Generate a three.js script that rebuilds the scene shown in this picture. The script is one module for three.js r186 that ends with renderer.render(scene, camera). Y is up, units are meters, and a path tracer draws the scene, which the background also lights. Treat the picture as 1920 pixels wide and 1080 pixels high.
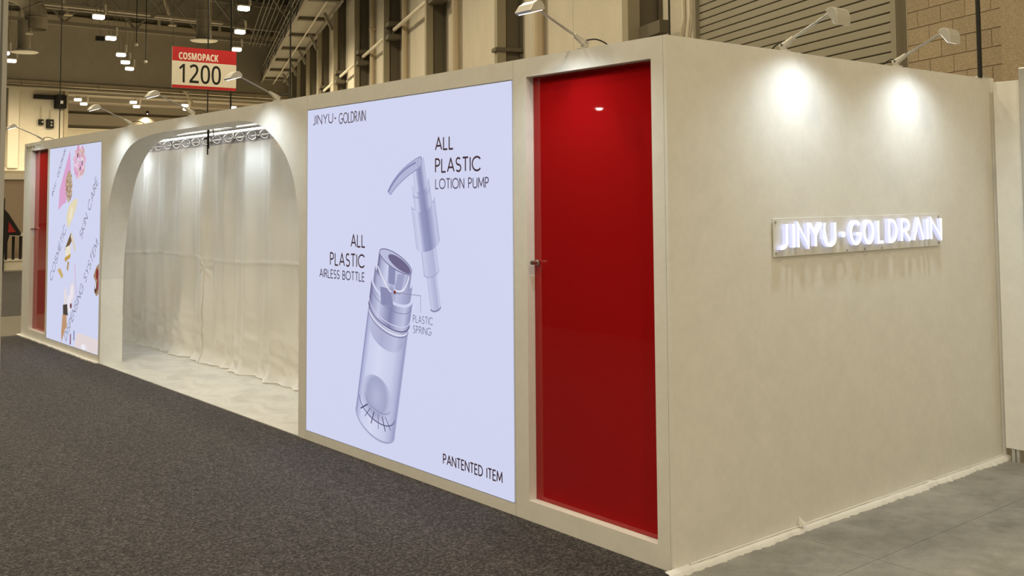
import * as THREE from 'three';
import { mergeGeometries } from 'three/addons/utils/BufferGeometryUtils.js';
import { RoundedBoxGeometry } from 'three/addons/geometries/RoundedBoxGeometry.js';
import { ImprovedNoise } from 'three/addons/math/ImprovedNoise.js';
import { RectAreaLightUniformsLib } from 'three/addons/lights/RectAreaLightUniformsLib.js';

RectAreaLightUniformsLib.init();
const scene = new THREE.Scene();
const renderer = new THREE.WebGLRenderer({ antialias: true });
renderer.toneMapping = THREE.LinearToneMapping;
renderer.toneMappingExposure = 1.0;
renderer.shadowMap.enabled = true;
scene.background = new THREE.Color(0x000000);

// ---------------------------------------------------------------- camera (photo 1920 x 1080, shifted lens)
const F = 1945.84, CX = 1031.07, CY = 250.55, W = 1920, H = 1080;
const camera = new THREE.PerspectiveCamera(2 * Math.atan(H / 2 / F) * 180 / Math.PI, W / H, 0.1, 400);
camera.position.set(3.357, 1.733, 3.582);
camera.rotation.order = 'YXZ';
camera.rotation.set(3.531 * Math.PI / 180, 49.596 * Math.PI / 180, -0.521 * Math.PI / 180);
camera.setViewOffset(W, H, W / 2 - CX, H / 2 - CY, W, H);
camera.updateProjectionMatrix();
scene.add(camera);

// light levels: hall high bays (warm), booth arm floods (neutral white), LED graphics
const HALL_COLOR = new THREE.Color().setRGB(1.0, 0.835, 0.545);
const HALL_CD = 104, FLOOD_CD = 2.5;
const FLOOD_COLOR = new THREE.Color().setRGB(0.85, 0.95, 1.0);

// ---------------------------------------------------------------- helpers
const V = (x, y, z) => new THREE.Vector3(x, y, z);
let seed = 7;
const rnd = () => { seed = (seed * 1664525 + 1013904223) >>> 0; return seed / 4294967296; };
const rr = (a, b) => a + (b - a) * rnd();
const P = new ImprovedNoise();
const used = new Map();
function numbered(name) {
  const k = used.get(name) || 0; used.set(name, k + 1);
  return k ? name + '_' + String(k).padStart(3, '0') : name;
}
function tag(o, label, category, group) {
  o.userData.label = label; o.userData.category = category; if (group) o.userData.group = group; return o;
}
function thing(name, label, category, pos = [0, 0, 0], turn = 0, group) {
  const o = new THREE.Group(); o.name = numbered(name); o.position.set(...pos); o.rotation.y = turn;
  scene.add(o); return tag(o, label, category, group);
}
function struct(name, label, category, pos = [0, 0, 0], turn = 0) {
  const o = thing(name, label, category, pos, turn); o.userData.kind = 'structure'; return o;
}
function part(parent, name, geo, mat, label) {
  const m = new THREE.Mesh(Array.isArray(geo) ? merge(geo) : geo, mat); m.name = name; m.castShadow = m.receiveShadow = true;
  if (label) m.userData.label = label;
  parent.add(m); return m;
}
function merge(list) {
  return mergeGeometries(list.map((g) => { const q = g.index ? g.toNonIndexed() : g; for (const k of Object.keys(q.attributes)) if (!['position', 'normal', 'uv'].includes(k)) q.deleteAttribute(k); return q; }));
}
// uv in metres, by the way a face points
function muv(g) {
  const q = g.index ? g.toNonIndexed() : g, p = q.attributes.position, n = q.attributes.normal, uv = new Float32Array(p.count * 2);
  for (let i = 0; i < p.count; i++) {
    const ax = Math.abs(n.getX(i)), ay = Math.abs(n.getY(i)), az = Math.abs(n.getZ(i));
    if (ay >= ax && ay >= az) { uv[2 * i] = p.getX(i); uv[2 * i + 1] = p.getZ(i); }
    else if (ax >= az) { uv[2 * i] = p.getZ(i); uv[2 * i + 1] = p.getY(i); }
    else { uv[2 * i] = p.getX(i); uv[2 * i + 1] = p.getY(i); }
  }
  q.setAttribute('uv', new THREE.BufferAttribute(uv, 2)); return q;
}
// box by its limits
const bx = (x0, x1, y0, y1, z0, z1) => muv(new THREE.BoxGeometry(Math.abs(x1 - x0), Math.abs(y1 - y0), Math.abs(z1 - z0)).translate((x0 + x1) / 2, (y0 + y1) / 2, (z0 + z1) / 2));
const rbx = (x0, x1, y0, y1, z0, z1, r = 0.01, s = 2) => muv(new RoundedBoxGeometry(Math.abs(x1 - x0), Math.abs(y1 - y0), Math.abs(z1 - z0), s, r).translate((x0 + x1) / 2, (y0 + y1) / 2, (z0 + z1) / 2));
function bar(a, b, r, r2 = r, seg = 10) {
  const d = b.clone().sub(a), g = new THREE.CylinderGeometry(r2, r, d.length(), seg);
  g.applyQuaternion(new THREE.Quaternion().setFromUnitVectors(V(0, 1, 0), d.clone().normalize()));
  return g.translate((a.x + b.x) / 2, (a.y + b.y) / 2, (a.z + b.z) / 2);
}
function beam(a, b, w, h) { // square bar between two points
  const d = b.clone().sub(a), g = new THREE.BoxGeometry(w, h, d.length()), m = new THREE.Matrix4().lookAt(b, a, V(0, 1, 0));
  return muv(g.applyMatrix4(m).translate((a.x + b.x) / 2, (a.y + b.y) / 2, (a.z + b.z) / 2));
}
const tube = (pts, r, n = 24, seg = 8) => new THREE.TubeGeometry(new THREE.CatmullRomCurve3(pts), n, r, seg);
function poly(pts, holes, depth, bevel = 0) {
  const s = new THREE.Shape(pts.map((p) => new THREE.Vector2(p[0], p[1])));
  for (const h of holes || []) s.holes.push(new THREE.Path(h.map((p) => new THREE.Vector2(p[0], p[1]))));
  return new THREE.ExtrudeGeometry(s, { depth, bevelEnabled: bevel > 0, bevelSize: bevel, bevelThickness: bevel, bevelSegments: 2 });
}
const rect = (x0, x1, y0, y1) => [[x0, y0], [x1, y0], [x1, y1], [x0, y1]];

// ---------------------------------------------------------------- textures and materials
function lattice(n, s) { // tileable value noise of n cells
  let k = s; const r = () => { k = (k * 1103515245 + 12345) & 0x7fffffff; return k / 0x7fffffff; };
  const a = new Float32Array(n * n); for (let i = 0; i < a.length; i++) a[i] = r();
  return (u, v) => {
    const x = u * n, y = v * n, xi = Math.floor(x), yi = Math.floor(y), fx = x - xi, fy = y - yi, sx = fx * fx * (3 - 2 * fx), sy = fy * fy * (3 - 2 * fy);
    const g = (i, j) => a[((j % n) + n) % n * n + ((i % n) + n) % n];
    return (g(xi, yi) * (1 - sx) + g(xi + 1, yi) * sx) * (1 - sy) + (g(xi, yi + 1) * (1 - sx) + g(xi + 1, yi + 1) * sx) * sy;
  };
}
function dataTex(n, fn, srgb, metres) {
  const d = new Uint8Array(n * n * 4);
  for (let j = 0; j < n; j++) for (let i = 0; i < n; i++) {
    const c = fn(i / n, j / n, i, j), o = (j * n + i) * 4;
    d[o] = Math.max(0, Math.min(255, c[0])); d[o + 1] = Math.max(0, Math.min(255, c[1])); d[o + 2] = Math.max(0, Math.min(255, c[2])); d[o + 3] = 255;
  }
  const t = new THREE.DataTexture(d, n, n); t.wrapS = t.wrapT = THREE.RepeatWrapping; t.magFilter = THREE.LinearFilter; t.minFilter = THREE.LinearMipmapLinearFilter; t.generateMipmaps = true;
  if (srgb) t.colorSpace = THREE.SRGBColorSpace; t.repeat.set(1 / metres, 1 / metres); t.needsUpdate = true; return t;
}
const n8 = lattice(8, 3), n20 = lattice(20, 11), n60 = lattice(60, 5), n200 = lattice(200, 9), n400 = lattice(400, 21), n5 = lattice(5, 77);
const mat = (color, o = {}) => new THREE.MeshStandardMaterial({ color, roughness: 0.6, ...o });

// painted and vinyl-wrapped booth panels: faint roller mottling
const paintTex = dataTex(512, (u, v) => { const k = 247 + 5 * (n20(u, v) - 0.5) + 4 * (n60(u, v) - 0.5) + 3 * (n200(u, v) - .5); return [k, k - 1, k - 4]; }, true, 1.7);
const paintBump = dataTex(512, (u, v) => { const k = 128 + 70 * (n8(u, v) - .5) + 60 * (n20(u, v) - .5) + 20 * (n200(u, v) - .5); return [k, k, k]; }, false, 1.9);
const M = {};
M.paint = mat(new THREE.Color().setRGB(0.84, 0.84, 0.83), { map: paintTex, roughness: 0.42, bumpMap: paintBump, bumpScale: 0.0007 });
M.trim = mat(new THREE.Color().setRGB(0.8, 0.8, 0.79), { map: paintTex, roughness: 0.5 });
M.red = new THREE.MeshPhysicalMaterial({ color: new THREE.Color().setRGB(0.34, 0.005, 0.006), roughness: 0.6, specularIntensity: 0, clearcoat: 1, clearcoatRoughness: 0.02 });
M.steel = mat(0xb9bab8, { metalness: 0.9, roughness: 0.3 });
M.chrome = mat(0xd8d8d8, { metalness: 1, roughness: 0.12 });
M.alu = mat(0xc9cac8, { metalness: 0.7, roughness: 0.4 });
M.lampShell = mat(0xc8c6c0, { metalness: 0.35, roughness: 0.4 });
M.lens = mat(0xffffff, { emissive: new THREE.Color().setRGB(1, 1, 0.98), emissiveIntensity: 3 });
M.hotBulb = mat(0xffffff, { emissive: new THREE.Color().setRGB(1, .97, .9), emissiveIntensity: 26 });
M.blackCable = mat(0x15130f, { roughness: 0.6 });
M.dark = mat(0x16130f, { roughness: 0.8 });
M.ledWhite = mat(0xffffff, { emissive: new THREE.Color().setRGB(1, 0.98, 0.95), emissiveIntensity: 2.2 });

// loop pile carpet: dark charcoal with paler fibre flecks
const n160 = lattice(160, 31), n240 = lattice(240, 41);
const carpetTex = dataTex(2048, (u, v) => {
  const f = 0.55 * n160(u, v) + 0.45 * n240(u + .37, v + .11), b = n20(u, v) * .6 + n60(u, v) * .4;
  let k = 20 + 92 * Math.pow(Math.max(0, f - .12), 1.25) + 12 * (b - .5) + 12 * (rnd() - .5);
  const fleck = n240(v + .2, u + .4) > .9 && f > .55 ? 1 : 0; k += fleck * 26;
  return [k * 1.03 + 5, k * 0.97 + 5 + fleck * 2, k * 0.97 + 5 - fleck * 20];
}, true, 1.6);
const carpetBump = dataTex(1024, (u, v) => { const k = 255 * (0.5 * n160(u, v) + .3 * n240(u, v) + .2 * rnd()); return [k, k, k]; }, false, 1.6);
M.carpet = mat(new THREE.Color().setRGB(1.12, 1.09, 1.12), { map: carpetTex, roughness: 0.97, bumpMap: carpetBump, bumpScale: 0.006 });
const concTex = dataTex(1024, (u, v) => {
  let k = 150 + 26 * (n5(u, v) - .5) + 22 * (n20(u, v) - .5) + 16 * (n60(u, v) - .5) + 12 * (n200(u, v) - .5) + 6 * (rnd() - .5);
  const sp = n60(u + .31, v + .7) > .9 && n200(u, v) > .7 ? 14 : 0; k -= sp;
  return [k, k - 1, k - 5];
}, true, 3.4);
const concRough = dataTex(512, (u, v) => { const k = 90 + 70 * n20(u, v) + 40 * n60(u, v); return [k, k, k]; }, false, 2.7);
M.concrete = mat(new THREE.Color().setRGB(0.84, 0.84, 0.82), { map: concTex, roughness: 0.75, roughnessMap: concRough });
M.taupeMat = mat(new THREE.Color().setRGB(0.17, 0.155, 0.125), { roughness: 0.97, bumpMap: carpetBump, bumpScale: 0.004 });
M.concreteJoint = mat(0x4a453c, { roughness: 0.95 });
// white marble pattern vinyl: streaks run along the booth
const marbleTex = dataTex(1024, (u, v) => {
  const w = n8(u, v) * .16, s = n20(u * .35 - Math.floor(u * .35) + w * .2, v + w), t = n60(u * .3, v * 1 + w);
  const k = 236 - 40 * Math.max(0, s - .45) - 26 * Math.max(0, t - .5) - 10 * n5(u, v); return [k, k - 1, k - 4];
}, true, 1.5);
M.marble = mat(new THREE.Color().setRGB(0.78, 0.77, 0.75), { map: marbleTex, roughness: 0.28 });
// hall shell
const plaster = dataTex(512, (u, v) => { const k = 236 + 8 * (n8(u, v) - .5) + 5 * (n60(u, v) - .5) + 6 * (rnd() - .5); return [k, k - 2, k - 5]; }, true, 4);
M.hallWall = mat(new THREE.Color().setRGB(0.79, 0.74, 0.635), { map: plaster, roughness: 0.8 });
M.hallPale = mat(new THREE.Color().setRGB(0.8, 0.75, 0.64), { map: plaster, roughness: 0.8 });
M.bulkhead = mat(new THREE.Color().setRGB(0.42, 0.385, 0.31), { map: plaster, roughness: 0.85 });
M.bulkBeam = mat(new THREE.Color().setRGB(0.58, 0.51, 0.39), { map: plaster, roughness: 0.8 });
M.roof = mat(new THREE.Color().setRGB(0.05, 0.042, 0.034), { roughness: 0.95 });
M.truss = mat(new THREE.Color().setRGB(0.24, 0.21, 0.165), { roughness: 0.7 });
M.duct = mat(new THREE.Color().setRGB(0.34, 0.3, 0.23), { roughness: 0.5, metalness: 0.25 });
M.diffuserPlate = mat(new THREE.Color().setRGB(0.7, 0.66, 0.56), { roughness: 0.5 });
M.column = mat(new THREE.Color().setRGB(0.34, 0.3, 0.21), { roughness: 0.6 });
M.columnWeb = mat(new THREE.Color().setRGB(0.13, 0.11, 0.075), { roughness: 0.7 });  // recess shade of the column web put into the colour; dark clamps share it
M.conduit = mat(new THREE.Color().setRGB(0.22, 0.19, 0.14), { roughness: 0.7 });
M.groove = mat(new THREE.Color().setRGB(0.13, 0.11, 0.08), { roughness: 0.9 });
M.catwalk = mat(new THREE.Color().setRGB(0.3, 0.27, 0.22), { roughness: 0.6, metalness: 0.2 });
M.catDeck = mat(new THREE.Color().setRGB(0.45, 0.42, 0.35), { roughness: 0.7, map: plaster });
M.pipe = mat(new THREE.Color().setRGB(0.76, 0.7, 0.58), { roughness: 0.6 });
M.pipeTan = mat(new THREE.Color().setRGB(0.56, 0.46, 0.32), { roughness: 0.7 });
M.block = [0, 1, 2, 3].map((i) => mat(new THREE.Color().setRGB(0.5 + .02 * i, 0.4 + .016 * i, 0.27 + .011 * i), { roughness: 0.9, map: dataTex(256, (u, v) => { const k = 215 + 40 * (n60(u + i * .2, v) - .5) + 45 * (n200(u, v + i * .3) - .5) + 20 * (rnd() - .5); return [k, k, k]; }, true, 0.6) }));
M.unseenDark = mat(new THREE.Color().setRGB(0.03, 0.028, 0.027), { roughness: 0.95 });
M.mortar = mat(new THREE.Color().setRGB(0.46, 0.37, 0.26), { roughness: 0.95 });
M.slat = [0, 1].map((i) => mat(new THREE.Color().setRGB(0.33 + .012 * i, 0.305 + .012 * i, 0.235 + .01 * i), { roughness: 0.45, metalness: 0.25 }));
M.jamb = mat(new THREE.Color().setRGB(0.3, 0.275, 0.21), { roughness: 0.5, metalness: 0.2 });

// ---------------------------------------------------------------- one-stroke sans capitals (shared by prints and by the lit letters)
const arc = (cx, cy, rx, ry, a0, a1, n = 18) => Array.from({ length: n + 1 }, (_, i) => { const a = (a0 + (a1 - a0) * i / n) * Math.PI / 180; return [cx + rx * Math.cos(a), cy + ry * Math.sin(a)]; });
const GL = {
  A: [.7, [[[0, 0], [.35, 1], [.7, 0]], [[.12, .32], [.58, .32]]]],
  '^': [.6, [[[0, 0], [.3, 1], [.6, 0]]]],
  B: [.48, [[[0, .52], [.22, .52], ...arc(.22, .76, .22, .24, -90, 90, 12), [0, 1], [0, 0], [.24, 0], ...arc(.24, .26, .24, .26, -90, 90, 12), [0, .52]]]],
  C: [.82, [arc(.46, .5, .46, .5, 42, 318, 28)]],
  D: [.64, [[[0, 0], [0, 1], [.2, 1], ...arc(.2, .5, .44, .5, 90, -90, 18), [0, 0]]]],
  E: [.44, [[[.44, 1], [0, 1], [0, 0], [.44, 0]], [[0, .52], [.4, .52]]]],
  G: [.86, [[...arc(.46, .5, .46, .5, 45, 352, 28), [.9, .44], [.52, .44]]]],
  I: [.02, [[[0.01, 0], [0.01, 1]]]],
  J: [.34, [[[.34, 1], [.34, .24], ...arc(.12, .24, .22, .24, 0, -100, 10)]]],
  K: [.55, [[[0, 0], [0, 1]], [[.5, 1], [.02, .48], [.55, 0]]]],
  L: [.42, [[[0, 1], [0, 0], [.42, 0]]]],
  M: [.82, [[[0, 0], [.06, 1], [.41, .18], [.76, 1], [.82, 0]]]],
  N: [.64, [[[0, 0], [0, 1], [.64, 0], [.64, 1]]]],
  O: [.94, [arc(.47, .5, .47, .5, 0, 360, 36)]],
  P: [.48, [[[0, 0], [0, 1], [.2, 1], ...arc(.2, .74, .26, .26, 90, -90, 12), [0, .48]]]],
  R: [.52, [[[0, 0], [0, 1], [.2, 1], ...arc(.2, .74, .27, .26, 90, -90, 12), [0.05, .48]], [[.2, .48], [.52, 0]]]],
  S: [.5, [[...arc(.25, .75, .22, .25, 35, 270, 16), ...arc(.25, .25, .25, .25, 90, -145, 16)]]],
  T: [.56, [[[0, 1], [.56, 1]], [[.28, 1], [.28, 0]]]],
  U: [.6, [[[0, 1], [0, .3], ...arc(.3, .3, .3, .3, 180, 360, 14), [.6, 1]]]],
  Y: [.62, [[[0, 1], [.31, .48], [.62, 1]], [[.31, .48], [.31, 0]]]],
  '.': [.08, [arc(.04, .45, .05, .05, 0, 360, 10)]],
  ' ': [.3, []],
};
const GAP = 0.2;
function layout(str) { let x = 0; const out = []; for (const c of str) { const [w, paths] = GL[c]; for (const p of paths) out.push(p.map((q) => [q[0] + x, q[1]])); x += w + GAP; } return { paths: out, width: x - GAP }; }
function strokeText(ctx, str, x, y, wPx, hPx, lw, color) { // baseline left at x, y
  const L = layout(str), sx = wPx / L.width; ctx.strokeStyle = color; ctx.lineWidth = lw; ctx.lineJoin = 'round'; ctx.lineCap = 'butt';
  for (const p of L.paths) { ctx.beginPath(); p.forEach((q, i) => { const X = x + q[0] * sx, Y = y - q[1] * hPx; i ? ctx.lineTo(X, Y) : ctx.moveTo(X, Y); }); ctx.stroke(); }
}
function canvasTex(w, h, draw) {
  const c = document.createElement('canvas'); c.width = w; c.height = h; const g = c.getContext('2d'); draw(g, w, h);
  const t = new THREE.CanvasTexture(c); t.colorSpace = THREE.SRGBColorSpace; t.anisotropy = 8; return t;
}
function facePlane(w, h) { return new THREE.PlaneGeometry(w, h); }

// ================================================================ HALL SHELL
// the long side wall of the hall runs at 21.6 degrees to the booth: s along it, d out from it
const UX = -0.9295, UZ = -0.3688, W0X = -3.42, W0Z = -7.93, TURN = Math.PI - Math.asin(0.3688);
const hall = (s, y, d) => [W0X + UX * s + UZ * d, y, W0Z + UZ * s - UX * d];
// groups turned by TURN have local x = s, local z = -d
{
  const f = struct('floor', 'polished grey concrete floor slabs with saw-cut joints', 'floor');
  const xs = [-116, -30, 0.505, 48], zs = [-62, -0.868, 42], g = 0.0013;
  part(f, 'joint_base', bx(-116, 48, -0.3, -0.006, -62, 42), M.concreteJoint);
  for (let i = 0; i < 3; i++) for (let j = 0; j < 2; j++) part(f, 'slab', bx(xs[i] + g, xs[i + 1] - g, -0.0059, 0, zs[j] + g, zs[j + 1] - g), M.concrete);
  const c = struct('floor_carpet', 'charcoal loop pile aisle carpet along the booth front', 'carpet');
  part(c, 'carpet_sheet', bx(-11.55, 0.02, 0.0005, 0.008, 0.004, 38), M.carpet);
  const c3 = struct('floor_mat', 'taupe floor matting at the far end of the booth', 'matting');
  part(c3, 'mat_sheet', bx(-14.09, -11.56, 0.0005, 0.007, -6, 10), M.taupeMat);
  const c2 = struct('floor_far_carpet', 'dark carpet of the cross aisle beyond the booth end', 'carpet');
  part(c2, 'carpet_sheet', bx(-25.4, -14.1, 0.0005, 0.008, -8, 7), M.carpet);
}
{
  const w = struct('wall_side', 'tall beige panelled side wall of the exhibition hall', 'wall', hall(0, 0, 0), TURN);
  part(w, 'wall_core', bx(-60, 122, -0.3, 21, 0.06, 0.5), M.hallWall);
  for (let s = 5.75; s < 118; s += 3.05) part(w, 'wall_panel', rbx(s + 0.012, s + 3.038, 0, 21, 0, 0.06, 0.012, 1), M.hallWall);
  part(w, 'pilaster', bx(-4.2, -2.02, 0, 21, -0.4, 0.06), M.block[1], 'plain brown pilaster beside the block wall');
  // concrete block field right of the roller shutter
  part(w, 'mortar_bed', bx(-2.02, -0.03, 0, 6.2, 0.002, 0.06), M.mortar);
  part(w, 'upper_panel', bx(-2.02, 5.74, 6.2, 21, 0, 0.06), M.hallWall);
  const cut = new Map(), blockGeo = (L) => { const k = L.toFixed(3); if (!cut.has(k)) cut.set(k, rbx(0.004, L - 0.004, 0.004, 0.199, -0.008, 0.03, 0.006, 1)); return cut.get(k); };
  for (let k = 0; k < 30; k++) {
    let s = -0.03, first = k % 2 ? 0.406 : 0.203;
    while (s > -2.0) {
      const L = Math.min(first, s + 2.02); first = 0.406; s -= L; if (L < 0.03) break;
      const b = part(w, 'block', blockGeo(L), M.block[Math.floor(rnd() * 4)]); b.position.set(s, 0.08 + 0.203 * k, rr(-0.002, 0.001));
    }
  }
}
{
  const t = thing('roller_shutter', 'grey roller shutter of horizontal slats beside the block wall', 'shutter', hall(2.8, 0, 0), TURN);
  const x0 = -2.74, x1 = 2.74;
  part(t, 'shutter_backing', bx(x0, x1, 0, 6.2, 0.02, 0.058), M.slat[0]);
  const g = rbx(x0 + 0.08, x1 - 0.05, 0, 0.108, -0.012, 0.02, 0.008, 1);
  for (let k = 0; k < 49; k++) { const m = part(t, 'slat', g, M.slat[k % 2]); m.position.y = 0.02 + k * 0.125; }
  part(t, 'guide_rail', [bx(x0, x0 + 0.1, 0, 6.2, -0.1, 0.02), bx(x0 + .1, x0 + .13, 0, 6.2, -0.06, -0.03)], M.jamb);
  part(t, 'guide_rail', bx(x1 - 0.06, x1, 0, 6.2, -0.08, 0.02), M.jamb);
}
// conduits beside the shutter
for (const [s, lab] of [[5.86, 'thin cream conduit clipped to the wall beside the roller shutter'], [6.15, 'cream conduit with a kink next to the steel column by the shutter']]) {
  const t = thing('conduit_pipe', lab, 'conduit', hall(s, 0, 0.05), TURN, undefined);
  const k = s > 6 ? 0.13 : 0.1;
  part(t, 'pipe', tube([V(0, 0.2, 0), V(0, 4.3, 0), V(0, 4.55, 0), V(-k, 4.85, 0), V(-k, 5.1, 0), V(-k, 12, 0)], 0.028, 60), M.pipe);
  part(t, 'clip', bx(-0.06, 0.06, 3.9, 3.94, -0.03, 0.05), M.jamb);
}
// steel columns, one every nine metres
const colS = [7.1, 15.9, 24.9, 33.6, 42.3, 51, 59.3, 67, 74.5, 82];
const colNames = ['beside the roller shutter', 'second along from the roller shutter', 'third along from the roller shutter', 'fourth along from the roller shutter', 'fifth along from the roller shutter', 'sixth along from the roller shutter, below the catwalk', 'seventh along from the roller shutter, below the catwalk', 'eighth along from the roller shutter, below the catwalk', 'ninth along from the roller shutter, below the catwalk', 'at the far end of the catwalk'];
colS.forEach((s, i) => {
  const t = thing('steel_column', 'olive steel column with shade-coloured web standing off the hall wall, ' + colNames[i], 'column', hall(s, 0, 0), TURN, 'steel columns along the hall wall');
  part(t, 'outer_tube', rbx(-0.14, 0.14, 0, 20.5, -0.72, -0.47, 0.015, 1), M.column, 'olive painted tube post');
  part(t, 'web', bx(-0.05, 0.05, 0, 20.5, -0.47, -0.08), M.columnWeb, 'web plate with recess shade in its colour');
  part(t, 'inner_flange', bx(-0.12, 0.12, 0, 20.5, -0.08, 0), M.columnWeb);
  if (i > 1) { // clamp that carries the horizontal pipe
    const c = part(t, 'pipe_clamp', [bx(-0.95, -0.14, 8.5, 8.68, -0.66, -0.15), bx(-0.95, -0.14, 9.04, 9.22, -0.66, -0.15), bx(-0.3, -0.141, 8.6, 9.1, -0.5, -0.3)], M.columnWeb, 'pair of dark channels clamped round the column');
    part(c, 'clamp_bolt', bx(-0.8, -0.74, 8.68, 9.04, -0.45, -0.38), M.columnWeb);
  }
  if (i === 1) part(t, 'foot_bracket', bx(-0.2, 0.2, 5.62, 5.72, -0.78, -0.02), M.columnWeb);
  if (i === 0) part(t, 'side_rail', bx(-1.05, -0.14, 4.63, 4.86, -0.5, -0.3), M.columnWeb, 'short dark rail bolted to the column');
});
for (let i = 2; i < 8; i++) {
  const t = thing('horizontal_pipe', 'cream horizontal pipe along the hall wall between ' + ['third and fourth', 'fourth and fifth', 'fifth and sixth', 'sixth and seventh', 'seventh and eighth', 'eighth and ninth'][i - 2] + ' steel columns', 'pipe', hall(colS[i], 8.86, 0.42), TURN, 'pipes along the hall wall');
  const L = colS[i + 1] - colS[i];
  part(t, 'pipe', bar(V(0.25, 0, 0), V(L - 1.0, 0, 0), 0.075), M.pipe);
  part(t, 'coupling', bar(V(0.4, 0, 0), V(0.55, 0, 0), 0.1), M.pipe);
}
['first', 'second', 'third', 'fourth'].forEach((w, i) => {
  const s = [13.9, 22.7, 31.6, 40.0][i];
  const t = thing('down_pipe', 'tan vertical pipe fixed to the hall wall near the ' + ['second', 'third', 'fourth', 'fifth'][i] + ' steel column', 'pipe', hall(s, 0, 0.16), TURN, 'vertical pipes on the hall wall');
  part(t, 'pipe', bar(V(0, 0, 0), V(0, 20, 0), 0.13, 0.13, 12), M.pipeTan);
  for (const y of [4, 10]) part(t, 'pipe_strap', bx(-.17, .17, y, y + .08, -.15, .14), M.pipeTan);
});
// bulkhead and the lower hall beyond it, roof, remaining walls
{
  const b = struct('wall_bulkhead', 'dark olive bulkhead wall high across the hall', 'wall');
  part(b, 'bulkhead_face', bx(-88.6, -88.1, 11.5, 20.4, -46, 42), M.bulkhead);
  part(b, 'top_beam', bx(-88.1, -87.6, 16.45, 17.15, -46, 42), M.bulkBeam, 'lighter tan beam');
  for (let z = -40; z < 10; z += 5.5) part(b, 'beam_stiffener', bx(-87.65, -87.5, 16.4, 17.6, z, z + 0.25), M.bulkBeam);
  part(b, 'bottom_beam', bx(-88.7, -87.9, 11.3, 11.62, -46, 42), M.bulkBeam);
  const l = struct('wall_far_left', 'bright beige wall below the bulkhead at the hall end', 'wall');
  part(l, 'wall_face', bx(-89.6, -89.1, -0.3, 11.5, -21.6, 42), M.hallPale);
  part(l, 'corner_post', bx(-89.15, -88.9, 0, 11.3, -21.9, -21.6), M.bulkBeam);
  part(l, 'ledge', bx(-89.1, -88.5, 4.3, 4.55, -19.6, 0), M.hallPale);
  part(l, 'pier', rbx(-89.1, -88.3, 4.5, 11.3, -18.0, -17.2, 0.03, 1), M.hallPale);
  part(l, 'pier', rbx(-89.1, -88.6, 7.6, 11.3, -17.1, -15.2, 0.03, 1), M.hallPale);
  const f = struct('wall_far', 'pale end wall beyond the bulkhead with a dark groove', 'wall');
  part(f, 'wall_face', bx(-112.5, -112, -0.3, 9.5, -62, 42), M.hallWall);
  part(f, 'groove', bx(-112.5, -112.2, 9.5, 9.85, -62, 42), M.groove);
  part(f, 'upper_band', bx(-112.5, -111.7, 9.85, 11.0, -62, 42), M.truss);
  part(f, 'upper_groove', bx(-112.5, -112.1, 11.0, 11.3, -62, 42), M.groove);
  part(f, 'top_band', bx(-112.5, -112, 11.3, 12.0, -62, 42), M.truss);
  const c = struct('ceiling_far', 'low dark ceiling behind the bulkhead', 'ceiling');
  part(c, 'ceiling_slab', bx(-112.5, -88.7, 12.0, 12.5, -62, 42), M.truss);
  for (const x of [-92, -97, -104]) part(c, 'ceiling_beam', bx(x, x + 0.5, 11.55, 12.0, -60, 40), M.truss);
  const r = struct('ceiling', 'dark roof deck of the exhibition hall', 'ceiling');
  part(r, 'roof_deck', bx(-113, 48, 20.4, 20.9, -62, 42), M.roof);
  for (let z = -42; z < 10; z += 4) part(r, 'roof_purlin', bx(-88, -30, 20.0, 20.4, z, z + 0.2), M.roof);
  const o = struct('wall_opposite', 'unseen wall on the other side of the hall, near black to darken reflections', 'wall');
  part(o, 'wall_face', bx(-113, 48, -0.3, 20.9, 41.5, 42), M.unseenDark);  // unseen wall made near black so the red glass mirrors little light
  const q = struct('wall_rear', 'beige wall behind the viewer', 'wall');
  part(q, 'wall_face', bx(47.5, 48, -0.3, 20.9, -62, 42), M.hallWall);
}
// bulkhead pipe run
{
  const t = thing('hanging_pipe', 'long grey pipe under the bottom edge of the bulkhead', 'pipe', [-87.6, 11.05, -32]);
  part(t, 'pipe', bar(V(0, 0, -10), V(0, 0, 15.5), 0.16), M.duct);
  for (const z of [-6, 1, 8, 14]) part(t, 'hanger', bar(V(0, 0, z), V(-.3, 0.5, z), 0.03), M.duct);
  const d = thing('steel_brace', 'short tan brace hanging below the bulkhead edge', 'brace', [-87, 10.4, -31.4]);
  part(d, 'brace_bar', beam(V(0, 0, -0.3), V(0, 1, 0.3), 0.25, 0.15), M.bulkBeam); part(d, 'end_plate', bx(-.2, .2, .95, 1.0, .1, .5), M.bulkBeam);
}
// roof trusses
[[-76.5, 'nearer'], [-83.5, 'farther']].forEach(([x, w]) => {
  const t = thing('roof_truss', 'tan steel roof truss with diagonal webs, ' + (w === 'nearer' ? 'the nearer of the two before the bulkhead' : 'right against the bulkhead'), 'truss', [x, 15.7, -20]);
  part(t, 'bottom_chord', bx(-.18, .18, 0, 0.3, -22, 28), M.truss);
  part(t, 'top_chord', bx(-.18, .18, 3.3, 3.7, -22, 28), M.truss);
  for (let z = -22; z < 27; z += 5.5) { part(t, 'diagonal', beam(V(0, .2, z), V(0, 3.4, z + 2.75), .16, .16), M.truss); part(t, 'diagonal', beam(V(0, 3.4, z + 2.75), V(0, .2, z + 5.5), .16, .16), M.truss); }
});
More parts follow.
